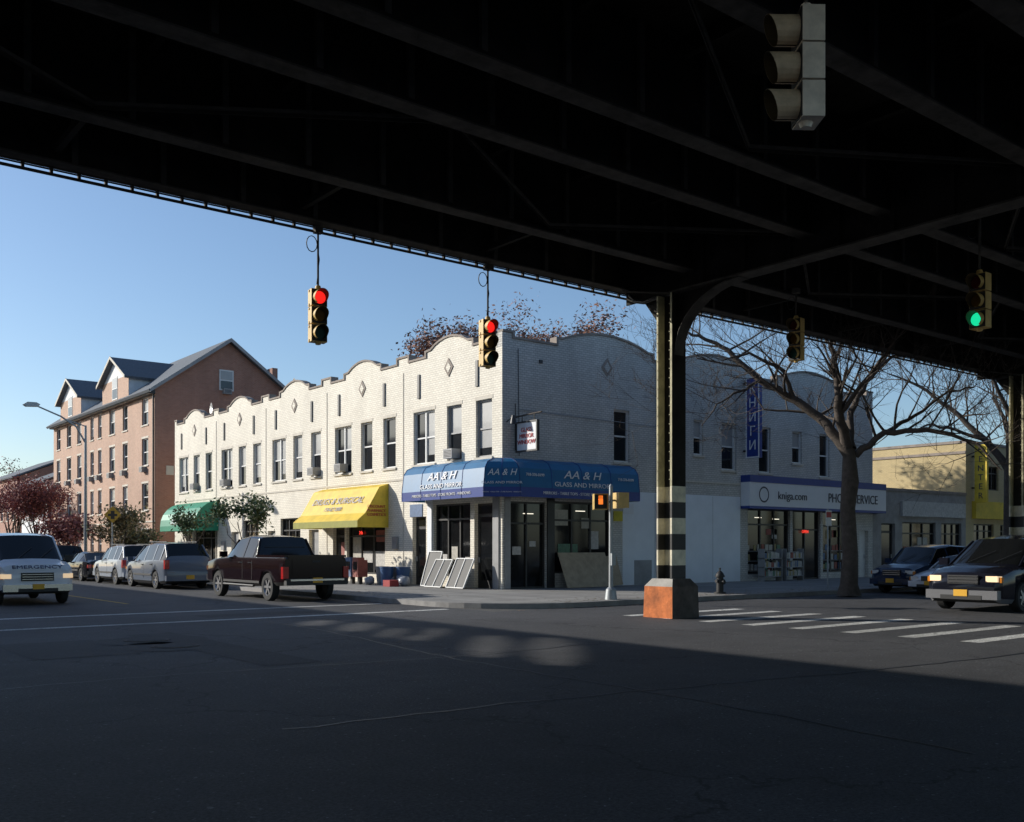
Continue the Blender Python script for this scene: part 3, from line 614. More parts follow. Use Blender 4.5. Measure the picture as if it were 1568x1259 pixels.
for c in cols:
    g.box(c-.02,c+.02,-3.6,YF-.05,7.78,TZ,STL); g.box(c-.24,c+.24,-3.6,16.2,7.74,7.78,STF)
    g.prism([(16.2,7.74),(17.75,8.1),(17.75,8.3),(16.2,8.3)],lambda p:(c-.021,p[0],p[1]),lambda p:(c+.021,p[0],p[1]),STL)
    g.obox((c,16.98,7.92),(.48,0,0),(0,1.56,.36),(0,0,.03),STF)
    y=-1.5
    while y<16: g.box(c-.12,c-.021,y-.04,y+.04,7.79,TZ-.01,STL); g.box(c+.021,c+.12,y-.04,y+.04,7.79,TZ-.01,STL); y+=1.2
    for (yc,s) in((16.35,-1),(-2.0,1)):
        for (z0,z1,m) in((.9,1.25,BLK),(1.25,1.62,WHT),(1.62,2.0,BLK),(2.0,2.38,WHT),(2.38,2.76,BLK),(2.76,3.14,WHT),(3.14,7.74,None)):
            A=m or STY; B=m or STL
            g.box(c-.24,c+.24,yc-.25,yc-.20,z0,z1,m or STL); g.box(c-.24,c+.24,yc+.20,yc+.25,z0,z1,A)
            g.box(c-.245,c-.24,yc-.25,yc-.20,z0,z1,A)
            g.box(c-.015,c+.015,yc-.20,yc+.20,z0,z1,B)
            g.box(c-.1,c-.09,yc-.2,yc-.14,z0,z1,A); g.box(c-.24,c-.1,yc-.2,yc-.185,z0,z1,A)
        z=3.3
        while z<7.6:
            for yy in(yc-.17,yc+.225): g.cyl((c-.25,yy,z),(c-.238,yy,z),.014,n=6,m=STY)
            z+=.22
        b0=[(c+a*.47,yc+b*.47) for a,b in((-1,-1),(1,-1),(1,1),(-1,1))]; b1=[(c+a*.45,yc+b*.45) for a,b in((-1,-1),(1,-1),(1,1),(-1,1))]; b2=[(c+a*.31,yc+b*.33) for a,b in((-1,-1),(1,-1),(1,1),(-1,1))]
        for lo,hi,z0,z1 in((b0,b1,.0,.75),(b1,b2,.75,.93)):
            for i in range(4):
                j=(i+1)%4; g.face([(*lo[i],z0),(*lo[j],z0),(*hi[j],z1),(*hi[i],z1)],(ORG if z0<.5 else CON) if i==3 else RUST)
        g.face([(*p,.93) for p in b2],CON)
        y0=yc+s*.25; pts=[(y0,6.3)]
        for k in range(1,9):
            t=math.pi/2*k/8; pts.append((y0+s*1.9*(1-math.cos(t)),6.3+1.44*math.sin(t)))
        g.prism(pts+[(y0,7.74)],lambda p:(c-.015,p[0],p[1]),lambda p:(c+.015,p[0],p[1]),STL)
        for a,b in zip(pts[:-1],pts[1:]):
            g.prism([(a[0],a[1]),(b[0],b[1]),(b[0],b[1]-.03),(a[0],a[1]-.03)],lambda p:(c-.17,p[0],p[1]),lambda p:(c+.17,p[0],p[1]),STF)
        if s==-1:
            g.tube([(c-.1,yc+.35,7.75),(c-.1,yc+.8,7.72),(c-.1,yc+1.1,7.8),(c-.1,yc+1.3,8.0)],.05,8,FD)
            g.prism([(yc+.25,6.95),(yc+.25,7.74),(yc+1.0,7.9)],lambda p:(c-.015,p[0],p[1]),lambda p:(c+.015,p[0],p[1]),STL)
g.build('steel_frame',el,recalc=True)
# ================= TRAFFIC SIGNALS
RL=mat('red_lamp',(1,.02,.015),.3,.0,emis=1.0); GR=mat('green_lamp',(.01,.75,.35),.3,.0,emis=1.0); LR=mat('red_lens_off',(.10,.01,.01),.2,.1); LY=mat('amber_lens_off',(.14,.07,.01),.2,.1); LG=mat('green_lens_off',(.01,.06,.05),.2,.1)
VIN=mat('visor_inner',(.10,.07,.03),.7,.2)
def signal(x,y,zb,face,lit,topz,body=YEL,h=1.07,tunnel=False,vm=None):
    e=empty('traffic_light',(x,y,zb),face); g=MB(); s=h/3; w=s*.46; vm=vm or body
    for k in range(3):
        z0=k*s
        g.prism([(-w*.8,z0+.01),(w*.5,z0+.01),(w*.5,z0+s-.01),(-w*.8,z0+s-.01)],lambda p:(p[0],-w,p[1]),lambda p:(p[0],w,p[1]),body)
        g.box(-w*.86,-w*.8,-w*.8,w*.8,z0+.04,z0+s-.04,body)
        for zc_ in(z0+.02,z0+s-.06): g.box(-w*.5,-w*.2,-w-.015,-w,zc_,zc_+.04,body)
        g.box(w*.5,w*.56,-w*.95,w*.95,z0+.02,z0+s-.02,BLK)
        c=z0+s/2; r=w*.86
        lens={0:(LG,GR),1:(LY,LY),2:(LR,RL)}[k]; lm=lens[1] if lit==k else lens[0]
        g.cyl((w*.56,0,c),(w*.62,0,c),r*.9,r*.8,18,lm)
        n=18; L=s*(.85 if tunnel else .62); A0,AS=(R(-85),R(350)) if tunnel else (R(-60),R(300))
        for j in range(n):
            a0=A0+AS*j/n; a1=A0+AS*(j+1)/n
            def q(a,xx,rr): return (xx,rr*math.cos(a),c+rr*math.sin(a))
            def ed(a):
                if tunnel: return w*.55+L*(.82+.18*math.sin(a))
                return w*.55+L*((.55+.45*max(0,math.sin(a))**.5) if math.sin(a)>0 else .55*(1+.3*math.sin(a)))
            e0,e1=ed(a0),ed(a1)
            g.solid([q(a0,w*.56,r),q(a1,w*.56,r),q(a1,e1,r),q(a0,e0,r)],[(0,1,2,3)],vm,True)
            g.solid([q(a0,w*.56,r*.97),q(a1,w*.56,r*.97),q(a1,e1,r*.97),q(a0,e0,r*.97)],[(3,2,1,0)],VIN,True)
    g.cyl((0,0,h),(0,0,h+.07),.07,.05,10,body); g.cyl((0,0,-.04),(0,0,0.01),.05,.07,10,body)
    g.tube([(0,0,h+.05),(0,0,topz-zb)],.022,8,STF); g.box(-.08,.08,-.08,.08,topz-zb-.12,topz-zb,STF)
    L=topz-zb; pts=[]
    for k in range(13):
        t=2*math.pi*k/12; pts.append((0,-.13+.11*math.cos(t),L-.35+.16*math.sin(t)))
    g.tube(pts,.01,4,BLK); g.tube([(0,-.03,h+.1),(0,.03,h+.6),(0,-.02,L-.3)],.008,4,BLK)
    g.build('signal_head',e,recalc=False); return e
signal(gx(487,18.0),18.0,zz(525,gx(487,18.0),18.0),R(-98),2,8.1)
signal(gx(747,18.0),18.0,zz(562,gx(747,18.0),18.0),R(-98),2,8.1)
x,y=at(1219,25); signal(x,y,zz(553,x,y),R(-172),-1,8.2)
x,y=at(1500,19.2); signal(x,y,zz(504,x,y),R(178),0,8.2)
x,y=at(1234,9.5); signal(x,y,zz(190,x,y),R(143),-1,8.25,body=YELD,tunnel=True,vm=YELV)
# ================= pedestrian signal pole
ps=empty('pedestrian_signal',(20.3,20.95,.15)); g=MB()
g.cyl((0,0,0),(0,0,.3),.19,.15,10,GALV); g.cyl((0,0,.3),(0,0,.36),.15,.09,10,GALV); g.cyl((0,0,.36),(0,0,3.3),.065,.055,12,GALV); g.cyl((0,0,3.3),(0,0,3.38),.07,.02,10,GALV)
def pedbox(c,rz,m):
    u=Vector((math.cos(rz),math.sin(rz),0)); v=Vector((-u.y,u.x,0)); c=Vector(c)
    g.obox(c,u*.2,v*.42,(0,0,.46),YEL); g.obox(c+u*.105,u*.012,v*.36,(0,0,.40),BLK); g.obox(c+u*.115,u*.012,v*.13,(0,0,.15),m)
    for k in range(4): g.obox(c+u*.115+v*(-.05+k*.033)+Vector((0,0,.12)),u*.012,v*.02,(0,0,.12),m)
    for sg in(-1,1): g.obox(c+u*.17+v*.2*sg,u*.15,v*.01,(0,0,.44),YEL)
    g.obox(c+u*.17+Vector((0,0,.225)),u*.15,v*.41,(0,0,.01),YEL)
    g.tube([(0,0,c.z),tuple(c)],.03,6,GALV)
pedbox((-.32,.12,2.85),R(-125),mat('orange_hand_lamp',(1,.22,.03),emis=1.0)); pedbox((.25,-.05,2.9),R(-15),BLK)
g.box(-.08,.08,-.12,-.06,1.0,1.35,GALV)
g.build('pole_and_heads',ps,recalc=False)
hy=empty('fire_hydrant',(25.6,21.3,.15)); g=MB()
g.cyl((0,0,0),(0,0,.06),.19,n=14,m=BLK); g.cyl((0,0,.06),(0,0,.55),.12,.115,14,BLK); g.cyl((0,0,.55),(0,0,.6),.16,.16,14,BLK)
for k in range(4): g.cyl((0,0,.6+k*.045),(0,0,.645+k*.045),.14*math.cos(k*.38),.14*math.cos((k+1)*.38),14,BLK)
g.cyl((0,0,.78),(0,0,.85),.035,n=6,m=BLK); g.cyl((-.2,0,.42),(.2,0,.42),.055,n=10,m=BLK); g.cyl((0,-.19,.38),(0,0,.38),.07,n=10,m=BLK); g.build('body',hy)
sl_=empty('street_lamp',(15.95,gy(131,15.95),.15)); g=MB()
g.cyl((0,0,0),(0,0,.9),.17,.13,10,GALV); g.cyl((0,0,.9),(0,0,8.4),.10,.07,10,GALV)
g.tube([(0,0,7.4),(-.5,0,8.3),(-1.3,0,8.8),(-2.6,0,9.3)],[.05,.05,.045,.04],8,GALV); g.tube([(0,0,8.35),(-1.2,0,8.7)],.03,6,GALV)
g.prism([(-3.25,9.30),(-3.05,9.45),(-2.6,9.46),(-2.4,9.36),(-2.5,9.24),(-3.1,9.20)],lambda p:(p[0],-.16,p[1]),lambda p:(p[0],.16,p[1]),GALV); g.build('pole_and_arm',sl_)
wsn=empty('warning_sign',(16.2,gy(139,16.2)-4,.15)); g=MB(); g.cyl((0,0,0),(0,0,3.7),.035,n=8,m=GALV)
SY=mat('sign_yellow',(.45,.27,.02),.5,.05); q=.45
g.prism([(0,3.25-q),(q,3.25),(0,3.25+q),(-q,3.25)],lambda p:(p[0],-.05,p[1]),lambda p:(p[0],-.035,p[1]),SY)
g.box(-.1,.1,-.056,-.051,3.02,3.46,BLK); g.box(-.24,.24,-.055,-.0515,3.17,3.3,BLK); g.build('panel_and_post',wsn)
pms=empty('parking_sign',(31.2,21.0,.15)); g=MB(); g.cyl((0,0,0),(0,0,2.9),.03,n=8,m=GALV); g.box(-.17,.17,-.045,-.032,2.3,2.85,TXW); g.box(-.15,.15,-.05,-.046,2.6,2.8,TXR); g.build('panel_and_post',pms)
# ================= TREES
def branch(g,p,d,L,r,lv,rnd,tips,m,up=.12,n=6,kids=(2,3),spr=.6):
    seg=4; pts=[p]; rad=[r]; q=p.copy(); dd=d.copy()
    for i in range(seg):
        dd=(dd+Vector((rnd.uniform(-.18,.18),rnd.uniform(-.18,.18),rnd.uniform(-.1,.1)+up*.5))).normalized(); q=q+dd*L/seg; pts.append(q.copy()); rad.append(r*(1-.5*(i+1)/seg))
    g.tube(pts,rad,max(3,n),m)
    if lv<=0:
        tips+= pts[2:]; return
    for k in range(rnd.randint(*kids)+1):
        i=rnd.choice([2,3,4,4]); a=pts[i]; ax=Vector((rnd.uniform(-1,1),rnd.uniform(-1,1),rnd.uniform(-.4,.8))).normalized()
        nd=(dd*(1-spr*.5)+ax*spr).normalized(); nd=(nd+Vector((0,0,up))).normalized()
        branch(g,a,nd,L*rnd.uniform(.6,.8),max(rad[i]*.62,.006),lv-1,rnd,tips,m,up,n-1,kids,spr)
def leaves(g,tips,cnt,size,mats,rnd,spread):
    for _ in range(cnt):
        c=rnd.choice(tips)+Vector((rnd.gauss(0,spread),rnd.gauss(0,spread),rnd.gauss(0,spread*.8)))
        a=Vector((rnd.uniform(-1,1),rnd.uniform(-1,1),rnd.uniform(-1,1))).normalized(); b=a.orthogonal().normalized(); s=size*rnd.uniform(.6,1.3)
        g.face([c-a*s,c+b*s*.6,c+a*s,c-b*s*.6],rnd.choice(mats))
def tree(name,x,y,h,r,seed,lmats,cnt,ls=.09,lv=3,trunk=.35,spr=.75,spread=.25,z0=.15,up=.15):
    rnd=random.Random(seed); e=empty(name,(x,y,z0)); g=MB(); tips=[]
    top=Vector((rnd.uniform(-.15,.15),rnd.uniform(-.15,.15),h*trunk)); g.tube([(0,0,-.05),(0,0,.2),tuple(top*.5),tuple(top)],[r*1.4,r*1.05,r*.9,r*.75],9,BARK)
    for k in range(5):
        a=2*math.pi*k/5+rnd.uniform(-.4,.4); branch(g,top*(1-.12*(k%3)),Vector((math.cos(a)*.6,math.sin(a)*.6,.9)).normalized(),h*.27,r*.5,lv,rnd,tips,BARK,up,6,(2,3),spr)
    g.build('trunk_and_limbs',e,recalc=False)
    if cnt:
        g2=MB(); leaves(g2,tips,cnt,ls,lmats,rnd,spread); g2.build('foliage',e,recalc=False)
def lm(n,c): return mat(n,c,.7,.3,3)
RED=[lm('leaf_red_a',(.24,.07,.06)),lm('leaf_red_b',(.36,.13,.10)),lm('leaf_red_c',(.15,.05,.05))]
BRN=[lm('leaf_rust_a',(.30,.14,.08)),lm('leaf_rust_b',(.21,.10,.06)),lm('leaf_rust_c',(.13,.075,.05))]
GRN=[lm('leaf_green_a',(.07,.12,.035)),lm('leaf_green_b',(.12,.15,.05)),lm('leaf_green_c',(.045,.08,.03))]
OLV=[lm('leaf_olive_a',(.16,.14,.06)),lm('leaf_olive_b',(.26,.18,.09)),lm('leaf_olive_c',(.11,.10,.05))]
tree('autumn_tree',*at(705,60),14.3,.3,3,BRN,17000,.115,trunk=.42,spread=.5)
tree('autumn_tree',*at(770,60),15.0,.3,5,BRN,22000,.115,trunk=.42,spread=.5)
tree('autumn_tree',*at(838,60),15.0,.3,6,BRN,20000,.115,trunk=.42,spread=.5)
tree('autumn_tree',*at(60,70),7.2,.2,11,RED,8000,.09,trunk=.22,spread=.4)
tree('autumn_tree',*at(20,82),7.6,.2,12,RED,6000,.10,trunk=.25,spread=.4)
tree('autumn_tree',*at(25,120),11.5,.25,19,OLV+RED,5000,.14,trunk=.3,spread=.6)
tree('street_tree',17.2,gy(378,17.2),4.1,.05,21,GRN,1500,.085,lv=2,trunk=.38,spr=.5,spread=.16)
tree('street_tree',17.2,gy(287,17.2),3.9,.05,22,GRN,1000,.085,lv=2,trunk=.38,spr=.5,spread=.14)
tree('street_tree',16.9,gy(182,16.9),4.6,.07,23,OLV,1800,.11,lv=2,trunk=.3)
tree('street_tree',19.5,gy(205,19.5),3.8,.07,24,OLV,1800,.11,lv=2,trunk=.2)
tree('street_tree',17.0,gy(110,17.0),4.6,.08,25,RED,2500,.12,lv=2,trunk=.2,spread=.35)
def bare(name,x,y,z0,limbs,trunk,seed,lv=3,tw=1.0,kids=(1,3)):
    rnd=random.Random(seed); e=empty(name,(x,y,z0)); g=MB(); tips=[]
    rt=Vector((RX,RY,0)); fw=Vector((FX,FY,0))
    def V(a): return rt*a[0]+fw*(a[2] if len(a)>2 else 0)+Vector((0,0,a[1]))
    g.tube([V(a[:3]) for a in trunk[0]],trunk[1],12,BARK)
    for pts,r0,r1 in limbs:
        P=[V(a) for a in pts]; n=len(P)
        Q=[];RR=[]
        for i in range(n-1):
            for s in range(4):
                t=s/4; jit=Vector((rnd.uniform(-1,1),rnd.uniform(-1,1),rnd.uniform(-1,1)))*.05*(1 if s else .3); Q.append(P[i].lerp(P[i+1],t)+jit); RR.append(r0+(r1-r0)*((i+t)/(n-1)))
        Q.append(P[-1]); RR.append(r1); g.tube(Q,RR,8,BARK)
        for i in range(3,len(Q)):
            if rnd.random()<.85:
                d=(Q[i]-Q[i-1]).normalized(); ax=Vector((rnd.uniform(-1,1),rnd.uniform(-1,1),rnd.uniform(-.5,1))).normalized()
                branch(g,Q[i],(d*.5+ax*.8).normalized(),rnd.uniform(1.0,1.9)*tw,min(RR[i]*.5,.055),lv-1,rnd,tips,BARK,.05,5,kids,.7)
    g.build('trunk_and_limbs',e,recalc=False)
k34=34/1519.
def L(p,q,dp=0): return ((p-1300)*k34,(907-q)*k34,dp)
bx,by=at(1300,33.6)
bare('bare_tree',bx,by,.15,[
 ([L(1300,700),L(1270,650,.3),L(1225,612,.6),L(1175,580,.9),L(1130,530,1.2),L(1085,505,1.4),L(1050,495,1.6)],.20,.03),
 ([L(1225,612,.6),L(1205,570,.3),L(1150,545,0),L(1105,560,-.4)],.09,.02),
 ([L(1298,690),L(1278,640,-.5),L(1268,590,-1),L(1255,545,-1.2),L(1262,510,-1.4)],.19,.04),
 ([L(1305,690),L(1315,630,.8),L(1345,580,1.3),L(1395,535,1.8),L(1440,520,2)],.14,.03),
 ([L(1310,700),L(1345,668,-.6),L(1395,668,-1.3),L(1450,690,-2),L(1480,730,-2.3)],.13,.02),
 ([L(1345,668,-.6),L(1400,640,0),L(1460,600,.5),L(1510,590,1)],.08,.02),
 ([L(1278,640,-.5),L(1300,600,-1.2),L(1325,560,-2),L(1330,530,-2.6)],.09,.02),
 ([L(1175,580,.9),L(1140,600,.2),L(1095,625,-.5),L(1070,660,-.8)],.06,.012),
],([L(1300,912),L(1300,895),L(1302,850),L(1298,780),L(1302,740),L(1300,690)],[.42,.30,.26,.25,.29,.2]),4,lv=4,tw=1.15,kids=(2,3))
k2=46/1519.
def L2(p,q,dp=0): return ((p-1545)*k2,(890-q)*k2,dp)
bx,by=at(1545,47)
bare('bare_tree',bx,by,.15,[
 ([L2(1545,720),L2(1515,670,.5),L2(1470,620,1),L2(1420,580,1.3),L2(1375,560,1.5)],.2,.03),
 ([L2(1545,720),L2(1535,640,-.8),L2(1500,590,-1.4),L2(1480,550,-1.6)],.17,.03),
 ([L2(1545,720),L2(1570,660),L2(1600,600),L2(1610,560)],.18,.03),
 ([L2(1515,670,.5),L2(1460,655,0),L2(1410,650,-.5),L2(1370,670,-1)],.1,.02),
 ([L2(1548,710),L2(1560,650,1),L2(1545,600,1.5),L2(1550,570,2)],.14,.03),
],([L2(1547,895),L2(1546,800),L2(1545,710)],[.34,.27,.22]),9,lv=4,tw=1.2,kids=(2,3))
bx,by=at(1440,68)
tree('bare_tree',bx,by,9.5,.2,31,None,0,lv=4,trunk=.3)
bx,by=at(1530,80); tree('bare_tree',bx,by,10,.2,33,None,0,lv=4,trunk=.3)
# fallen leaves and litter along the kerb
g=MB(); rnd=random.Random(5)
for _ in range(1400):
    if rnd.random()<.5: x,y,z=rnd.uniform(18,45),20.62+abs(rnd.gauss(0,.9)),.156
    elif rnd.random()<.5: x,y,z=rnd.uniform(16,45),20.42-abs(rnd.gauss(0,.25)),.012
    else: x,y,z=15.78+abs(rnd.gauss(0,1.2)),rnd.uniform(24,60),.156
    a=rnd.uniform(0,6.28); s=rnd.uniform(.025,.06); c_,s_=math.cos(a)*s,math.sin(a)*s
    g.face([(x-c_,y-s_,z),(x+s_*.6,y-c_*.6,z+.004),(x+c_,y+s_,z),(x-s_*.6,y+c_*.6,z+.006)],rnd.choice(OLV+BRN))
g.build('fallen_leaves',recalc=False)
# ================= VEHICLES
def wheel(g,x,y,r,w,side):
    n=24
    prof=[(r*.62,0),(r*.93,.0),(r,.04),(r,w-.04),(r*.93,w)]
    for (ra,ya),(rb,yb) in zip(prof[:-1],prof[1:]):
        vs=[]
        for (rr,yy) in((ra,ya),(rb,yb)):
            for i in range(n):
                t=2*math.pi*i/n; vs.append((x+rr*math.cos(t),y-side*yy,r+rr*math.sin(t)))
        g.solid(vs,[(i,(i+1)%n,n+(i+1)%n,n+i) for i in range(n)],TYR,True)
    g.cyl((x,y-side*.05,r),(x,y-side*.06,r),r*.62,n=n,m=PLS); g.cyl((x,y-side*.0,r),(x,y-side*.05,r),r*.63,r*.56,n,RIM,caps=False)
    g.cyl((x,y-side*.05,r),(x,y-side*.01,r),r*.15,n=10,m=RIM)
    for k in range(6):
        t=2*math.pi*k/6; g.obox((x+r*.34*math.cos(t),y-side*.03,r+r*.34*math.sin(t)),(r*.5*math.cos(t),0,r*.5*math.sin(t)),(0,.03,0),(-r*.16*math.sin(t),0,r*.16*math.cos(t)),RIM)
KINDS={
'sedan':dict(st=[(2.32,.34,.56,.60,.66,.58),(2.2,.22,.66,.70,.80,.70),(1.75,.20,.76,.82,.87,.77),(1.0,.19,.88,.95,.89,.75),(.25,.19,.93,1.38,.89,.60),(-.5,.19,.95,1.44,.89,.60),(-1.05,.19,.96,1.37,.89,.58),(-1.7,.19,.97,1.04,.88,.70),(-2.2,.24,.93,.98,.82,.68),(-2.3,.36,.88,.92,.74,.60)],gi=(3,7),wx=(1.42,-1.35),r=.33,hl=.62,tl=.82),
'suv':dict(st=[(2.3,.36,.72,.78,.70,.62),(2.2,.26,.86,.92,.84,.74),(1.7,.24,.98,1.04,.90,.80),(1.1,.24,1.06,1.12,.91,.78),(.45,.24,1.10,1.66,.91,.66),(-.6,.24,1.12,1.76,.91,.67),(-1.75,.24,1.12,1.72,.90,.65),(-2.2,.28,1.08,1.24,.88,.76),(-2.3,.40,1.0,1.08,.82,.72)],gi=(3,7),wx=(1.4,-1.32),r=.36,hl=.78,tl=1.1),
'minivan':dict(st=[(2.48,.32,.66,.72,.70,.60),(2.38,.22,.82,.88,.85,.75),(1.95,.20,.95,1.01,.93,.82),(1.45,.20,1.02,1.08,.96,.82),(.45,.20,1.06,1.66,.97,.70),(-.6,.20,1.09,1.76,.97,.72),(-1.9,.20,1.10,1.72,.96,.71),(-2.35,.24,1.08,1.25,.94,.80),(-2.45,.36,1.0,1.06,.88,.76)],gi=(3,7),wx=(1.55,-1.45),r=.34,hl=.76,tl=1.1),
'van':dict(st=[(2.75,.42,.98,1.04,.88,.80),(2.68,.34,1.10,1.16,.97,.88),(2.2,.30,1.20,1.26,1.0,.88),(1.95,.30,1.24,1.32,1.01,.86),(1.15,.30,1.30,2.02,1.01,.80),(.2,.30,1.30,2.10,1.01,.84),(-1.2,.30,1.30,2.10,1.01,.84),(-2.6,.30,1.30,2.08,1.0,.83),(-2.75,.36,1.25,2.02,.98,.80)],gi=(3,5),wx=(1.85,-1.7),r=.38,hl=.84,tl=1.0),
'pickup':dict(st=[(2.95,.50,.98,1.04,.86,.76),(2.88,.42,1.10,1.16,.96,.84),(2.2,.40,1.20,1.26,1.0,.84),(1.45,.40,1.24,1.32,1.0,.82),(.85,.40,1.27,1.84,1.0,.72),(.1,.40,1.27,1.92,1.0,.74),(-.75,.40,1.27,1.87,1.0,.74),(-.95,.40,1.27,1.30,1.0,.93),(-1.6,.42,1.27,1.30,1.0,.93),(-2.8,.48,1.27,1.30,1.0,.93),(-2.9,.52,1.25,1.28,.98,.92)],gi=(3,7),wx=(1.95,-1.75),r=.41,hl=.92,tl=1.0)}
def vehicle(name,kind,col,loc,heading,metal=0,lit=False,plate=True,lower=None,rack=False,scale=1,coat=.6,dark=False):
    K=KINDS[kind]; e=empty(name,loc,heading); e.scale=(scale,)*3; paint=mat('car_paint_%.3f_%.3f_%.3f'%col,col,.12 if dark else .3,.04,1,metal=metal,coat=0 if dark else coat,spec=.35 if dark else .3)
    lowm=mat('car_paint_low_%.2f_%.2f_%.2f'%lower,lower,.4,.05,1,metal=0,coat=.3) if lower else paint
    st=K['st']; secs=[]
    for (x,zb,be,zt,w,wt) in st:
        mid=(zb+be)/2+.05
        half=[(0,zb),(.90*w,zb),(.985*w,zb+.10),(w,mid),(.995*w,be-.10),(.965*w,be),(wt,zt-.055),(wt*.86,zt),(wt*.45,zt+.018)]
        secs.append([(x,a,b) for a,b in half]+[(x,0,zt+.024)]+[(x,-a,b) for a,b in half[:0:-1]])
    g0,g1=K['gi']; n=len(secs[0]); rows=[];tag=[]
    for i in range(len(secs)-1):
        for t in range(3):
            u=t/3
            rows.append([tuple(a[k]*(1-u)+c[k]*u for k in range(3)) for a,c in zip(secs[i],secs[i+1])]); tag.append(i)
    rows.append(secs[-1]); fs=[];ms=[]
    V=[p for r in rows for p in r]
    me=bpy.data.meshes.new('body_shell')
    mats=[paint,CGL,lowm,PLS]
    for i in range(len(rows)-1):
        t=tag[i]
        for j in range(n):
            jj=(j+1)%n; f=(i*n+j,(i+1)*n+j,(i+1)*n+jj,i*n+jj)
            m=0
            if j in(5,12) and g0<=t<g1: m=1
            if t==g0 and j in(6,7,8,9,10,11): m=1
            if t==g1-1 and kind!='van' and j in(6,7,8,9,10,11): m=1
            if j in(0,1,16,17): m=3
            if lower and j in(1,16): m=2
            if kind=='pickup' and t>=7 and j in(6,7,8,9,10,11): m=3
            fs.append(f);ms.append(m)
    fs.append(tuple(range(n))[::-1]);ms.append(0); k0=(len(rows)-1)*n; fs.append(tuple(k0+i for i in range(n)));ms.append(0)
    me.from_pydata(V,[],fs); [me.materials.append(m) for m in mats]; me.polygons.foreach_set('material_index',ms)
    bm=bmesh.new(); bm.from_mesh(me); bmesh.ops.recalc_face_normals(bm,faces=bm.faces)
    for f in bm.faces: f.smooth=True
    for ed in bm.edges:
        if len(ed.link_faces)==2 and (ed.calc_face_angle(0)>R(32) or ed.link_faces[0].material_index!=ed.link_faces[1].material_index): ed.smooth=False
    bm.to_mesh(me); bm.free()
    body=bpy.data.objects.new('body_shell',me); scene.collection.objects.link(body)
    cut=MB()
    W=max(s[4] for s in st)
    for x in K['wx']:
        for sd in(1,-1): cut.cyl((x,sd*(W-.30),K['r']),(x,sd*(W+.2),K['r']),K['r']+.055,n=28,m=PLS)
    c=cut.build('cut',merge=True); md=body.modifiers.new('b','BOOLEAN'); md.object=c; md.operation='DIFFERENCE'; md.solver='EXACT'
    dg=bpy.context.evaluated_depsgraph_get(); dg.update(); nm=bpy.data.meshes.new_from_object(body.evaluated_get(dg)); body.modifiers.clear(); body.data=nm; bpy.data.objects.remove(c)
    body.parent=e
    g=MB(); r=K['r']
    for x in K['wx']:
        for sd in(1,-1): wheel(g,x,sd*(W-.015),r,.22,sd)
    g.build('wheels',e,recalc=False)
    g=MB()
    def sec(x):
        for a,bq in zip(st[:-1],st[1:]):
            if a[0]>=x>=bq[0]:
                u=(a[0]-x)/(a[0]-bq[0]); return [a[k]*(1-u)+bq[k]*u for k in range(6)]
        return st[-1]
    for sd in(1,-1):
        A,B=st[g0],st[g0+1]; g.tube([(A[0],sd*A[5],A[3]-.05),(B[0],sd*B[5],B[3]-.045)],.035,6,paint)
        C,D=st[g1-1],st[g1]; g.tube([(C[0],sd*C[5],C[3]-.045),(D[0],sd*D[5],D[3]-.05)],.04,6,paint)
        xs={'sedan':(-.25,-1.0),'suv':(-.15,-1.05,-1.75),'minivan':(-.15,-1.15,-1.9),'van':(.95,.2),'pickup':(.0,-.7)}[kind]
        for x in xs:
            s=sec(x); g.obox((x,sd*(.965*s[4]+s[5])/2,(s[2]+s[3]-.055)/2),(.08,0,0),(0,.02,0),(0,sd*(s[5]-.965*s[4]),s[3]-.055-s[2]),paint)
        s=sec(st[g0][0]-.25); g.obox((st[g0][0]-.3,sd*(s[4]+.12),s[2]+.10),(.12,0,0),(0,.22,0),(0,0,.17),paint if kind!='van' else PLS)
        for x in xs[:2]:
            s=sec(x); g.box(x-.006,x+.006,min(sd*s[4]*1.001,sd*(s[4]-.02)),max(sd*s[4]*1.001,sd*(s[4]-.02)),s[1]+.2,s[2]-.1,PLS)
            g.obox((x+.16,sd*(s[4]+.012),s[2]-.16),(.16,0,0),(0,.03,0),(0,0,.03),PLS if kind!='pickup' else CHR)
        s=sec(0); g.box(K['wx'][1]+K['r']+.1,K['wx'][0]-K['r']-.1,min(sd*s[4],sd*(s[4]+.012)),max(sd*s[4],sd*(s[4]+.012)),.50,.57,PLS)
        if rack:
            s=sec(-.5); g.tube([(.3,sd*.58,s[3]+.05),(-1.7,sd*.58,s[3]+.04)],.02,6,PLS)
    f0,f1=st[0],st[1]; rr0,rr1=st[-1],st[-2]
    xf=f0[0]; xb=rr0[0]; tall=kind in('van','pickup')
    HL=mat('head_lamp_on',(.85,.62,.38),emis=.7) if lit else HLM
    AMB=mat('amber_lens',(.6,.2,.02),.2,.05)
    g.obox((xf+.0,0,K['hl']-.02),(.05,0,0),(0,f0[4]*1.0,0),(0,0,.20 if not tall else .24),PLS)
    for k in range(3): g.obox((xf+.03,0,K['hl']-.09+k*.07),(.015,0,0),(0,f0[4]*.95,0),(0,0,.014),CHR)
    for sd in(1,-1):
        g.obox(((xf+f1[0])/2+.0,sd*f0[4]*.96,K['hl']),((f0[0]-f1[0])*.5+.05,-sd*(f1[4]-f0[4])*.4,0),(0.0,.26,0),(0,0,.13),HL)
        g.obox(((xf+f1[0])/2-.04,sd*(f1[4]-.03),K['hl']-.02),(.12,0,0),(0,.06,0),(0,0,.12),AMB)
    bm_=CHR if tall else paint
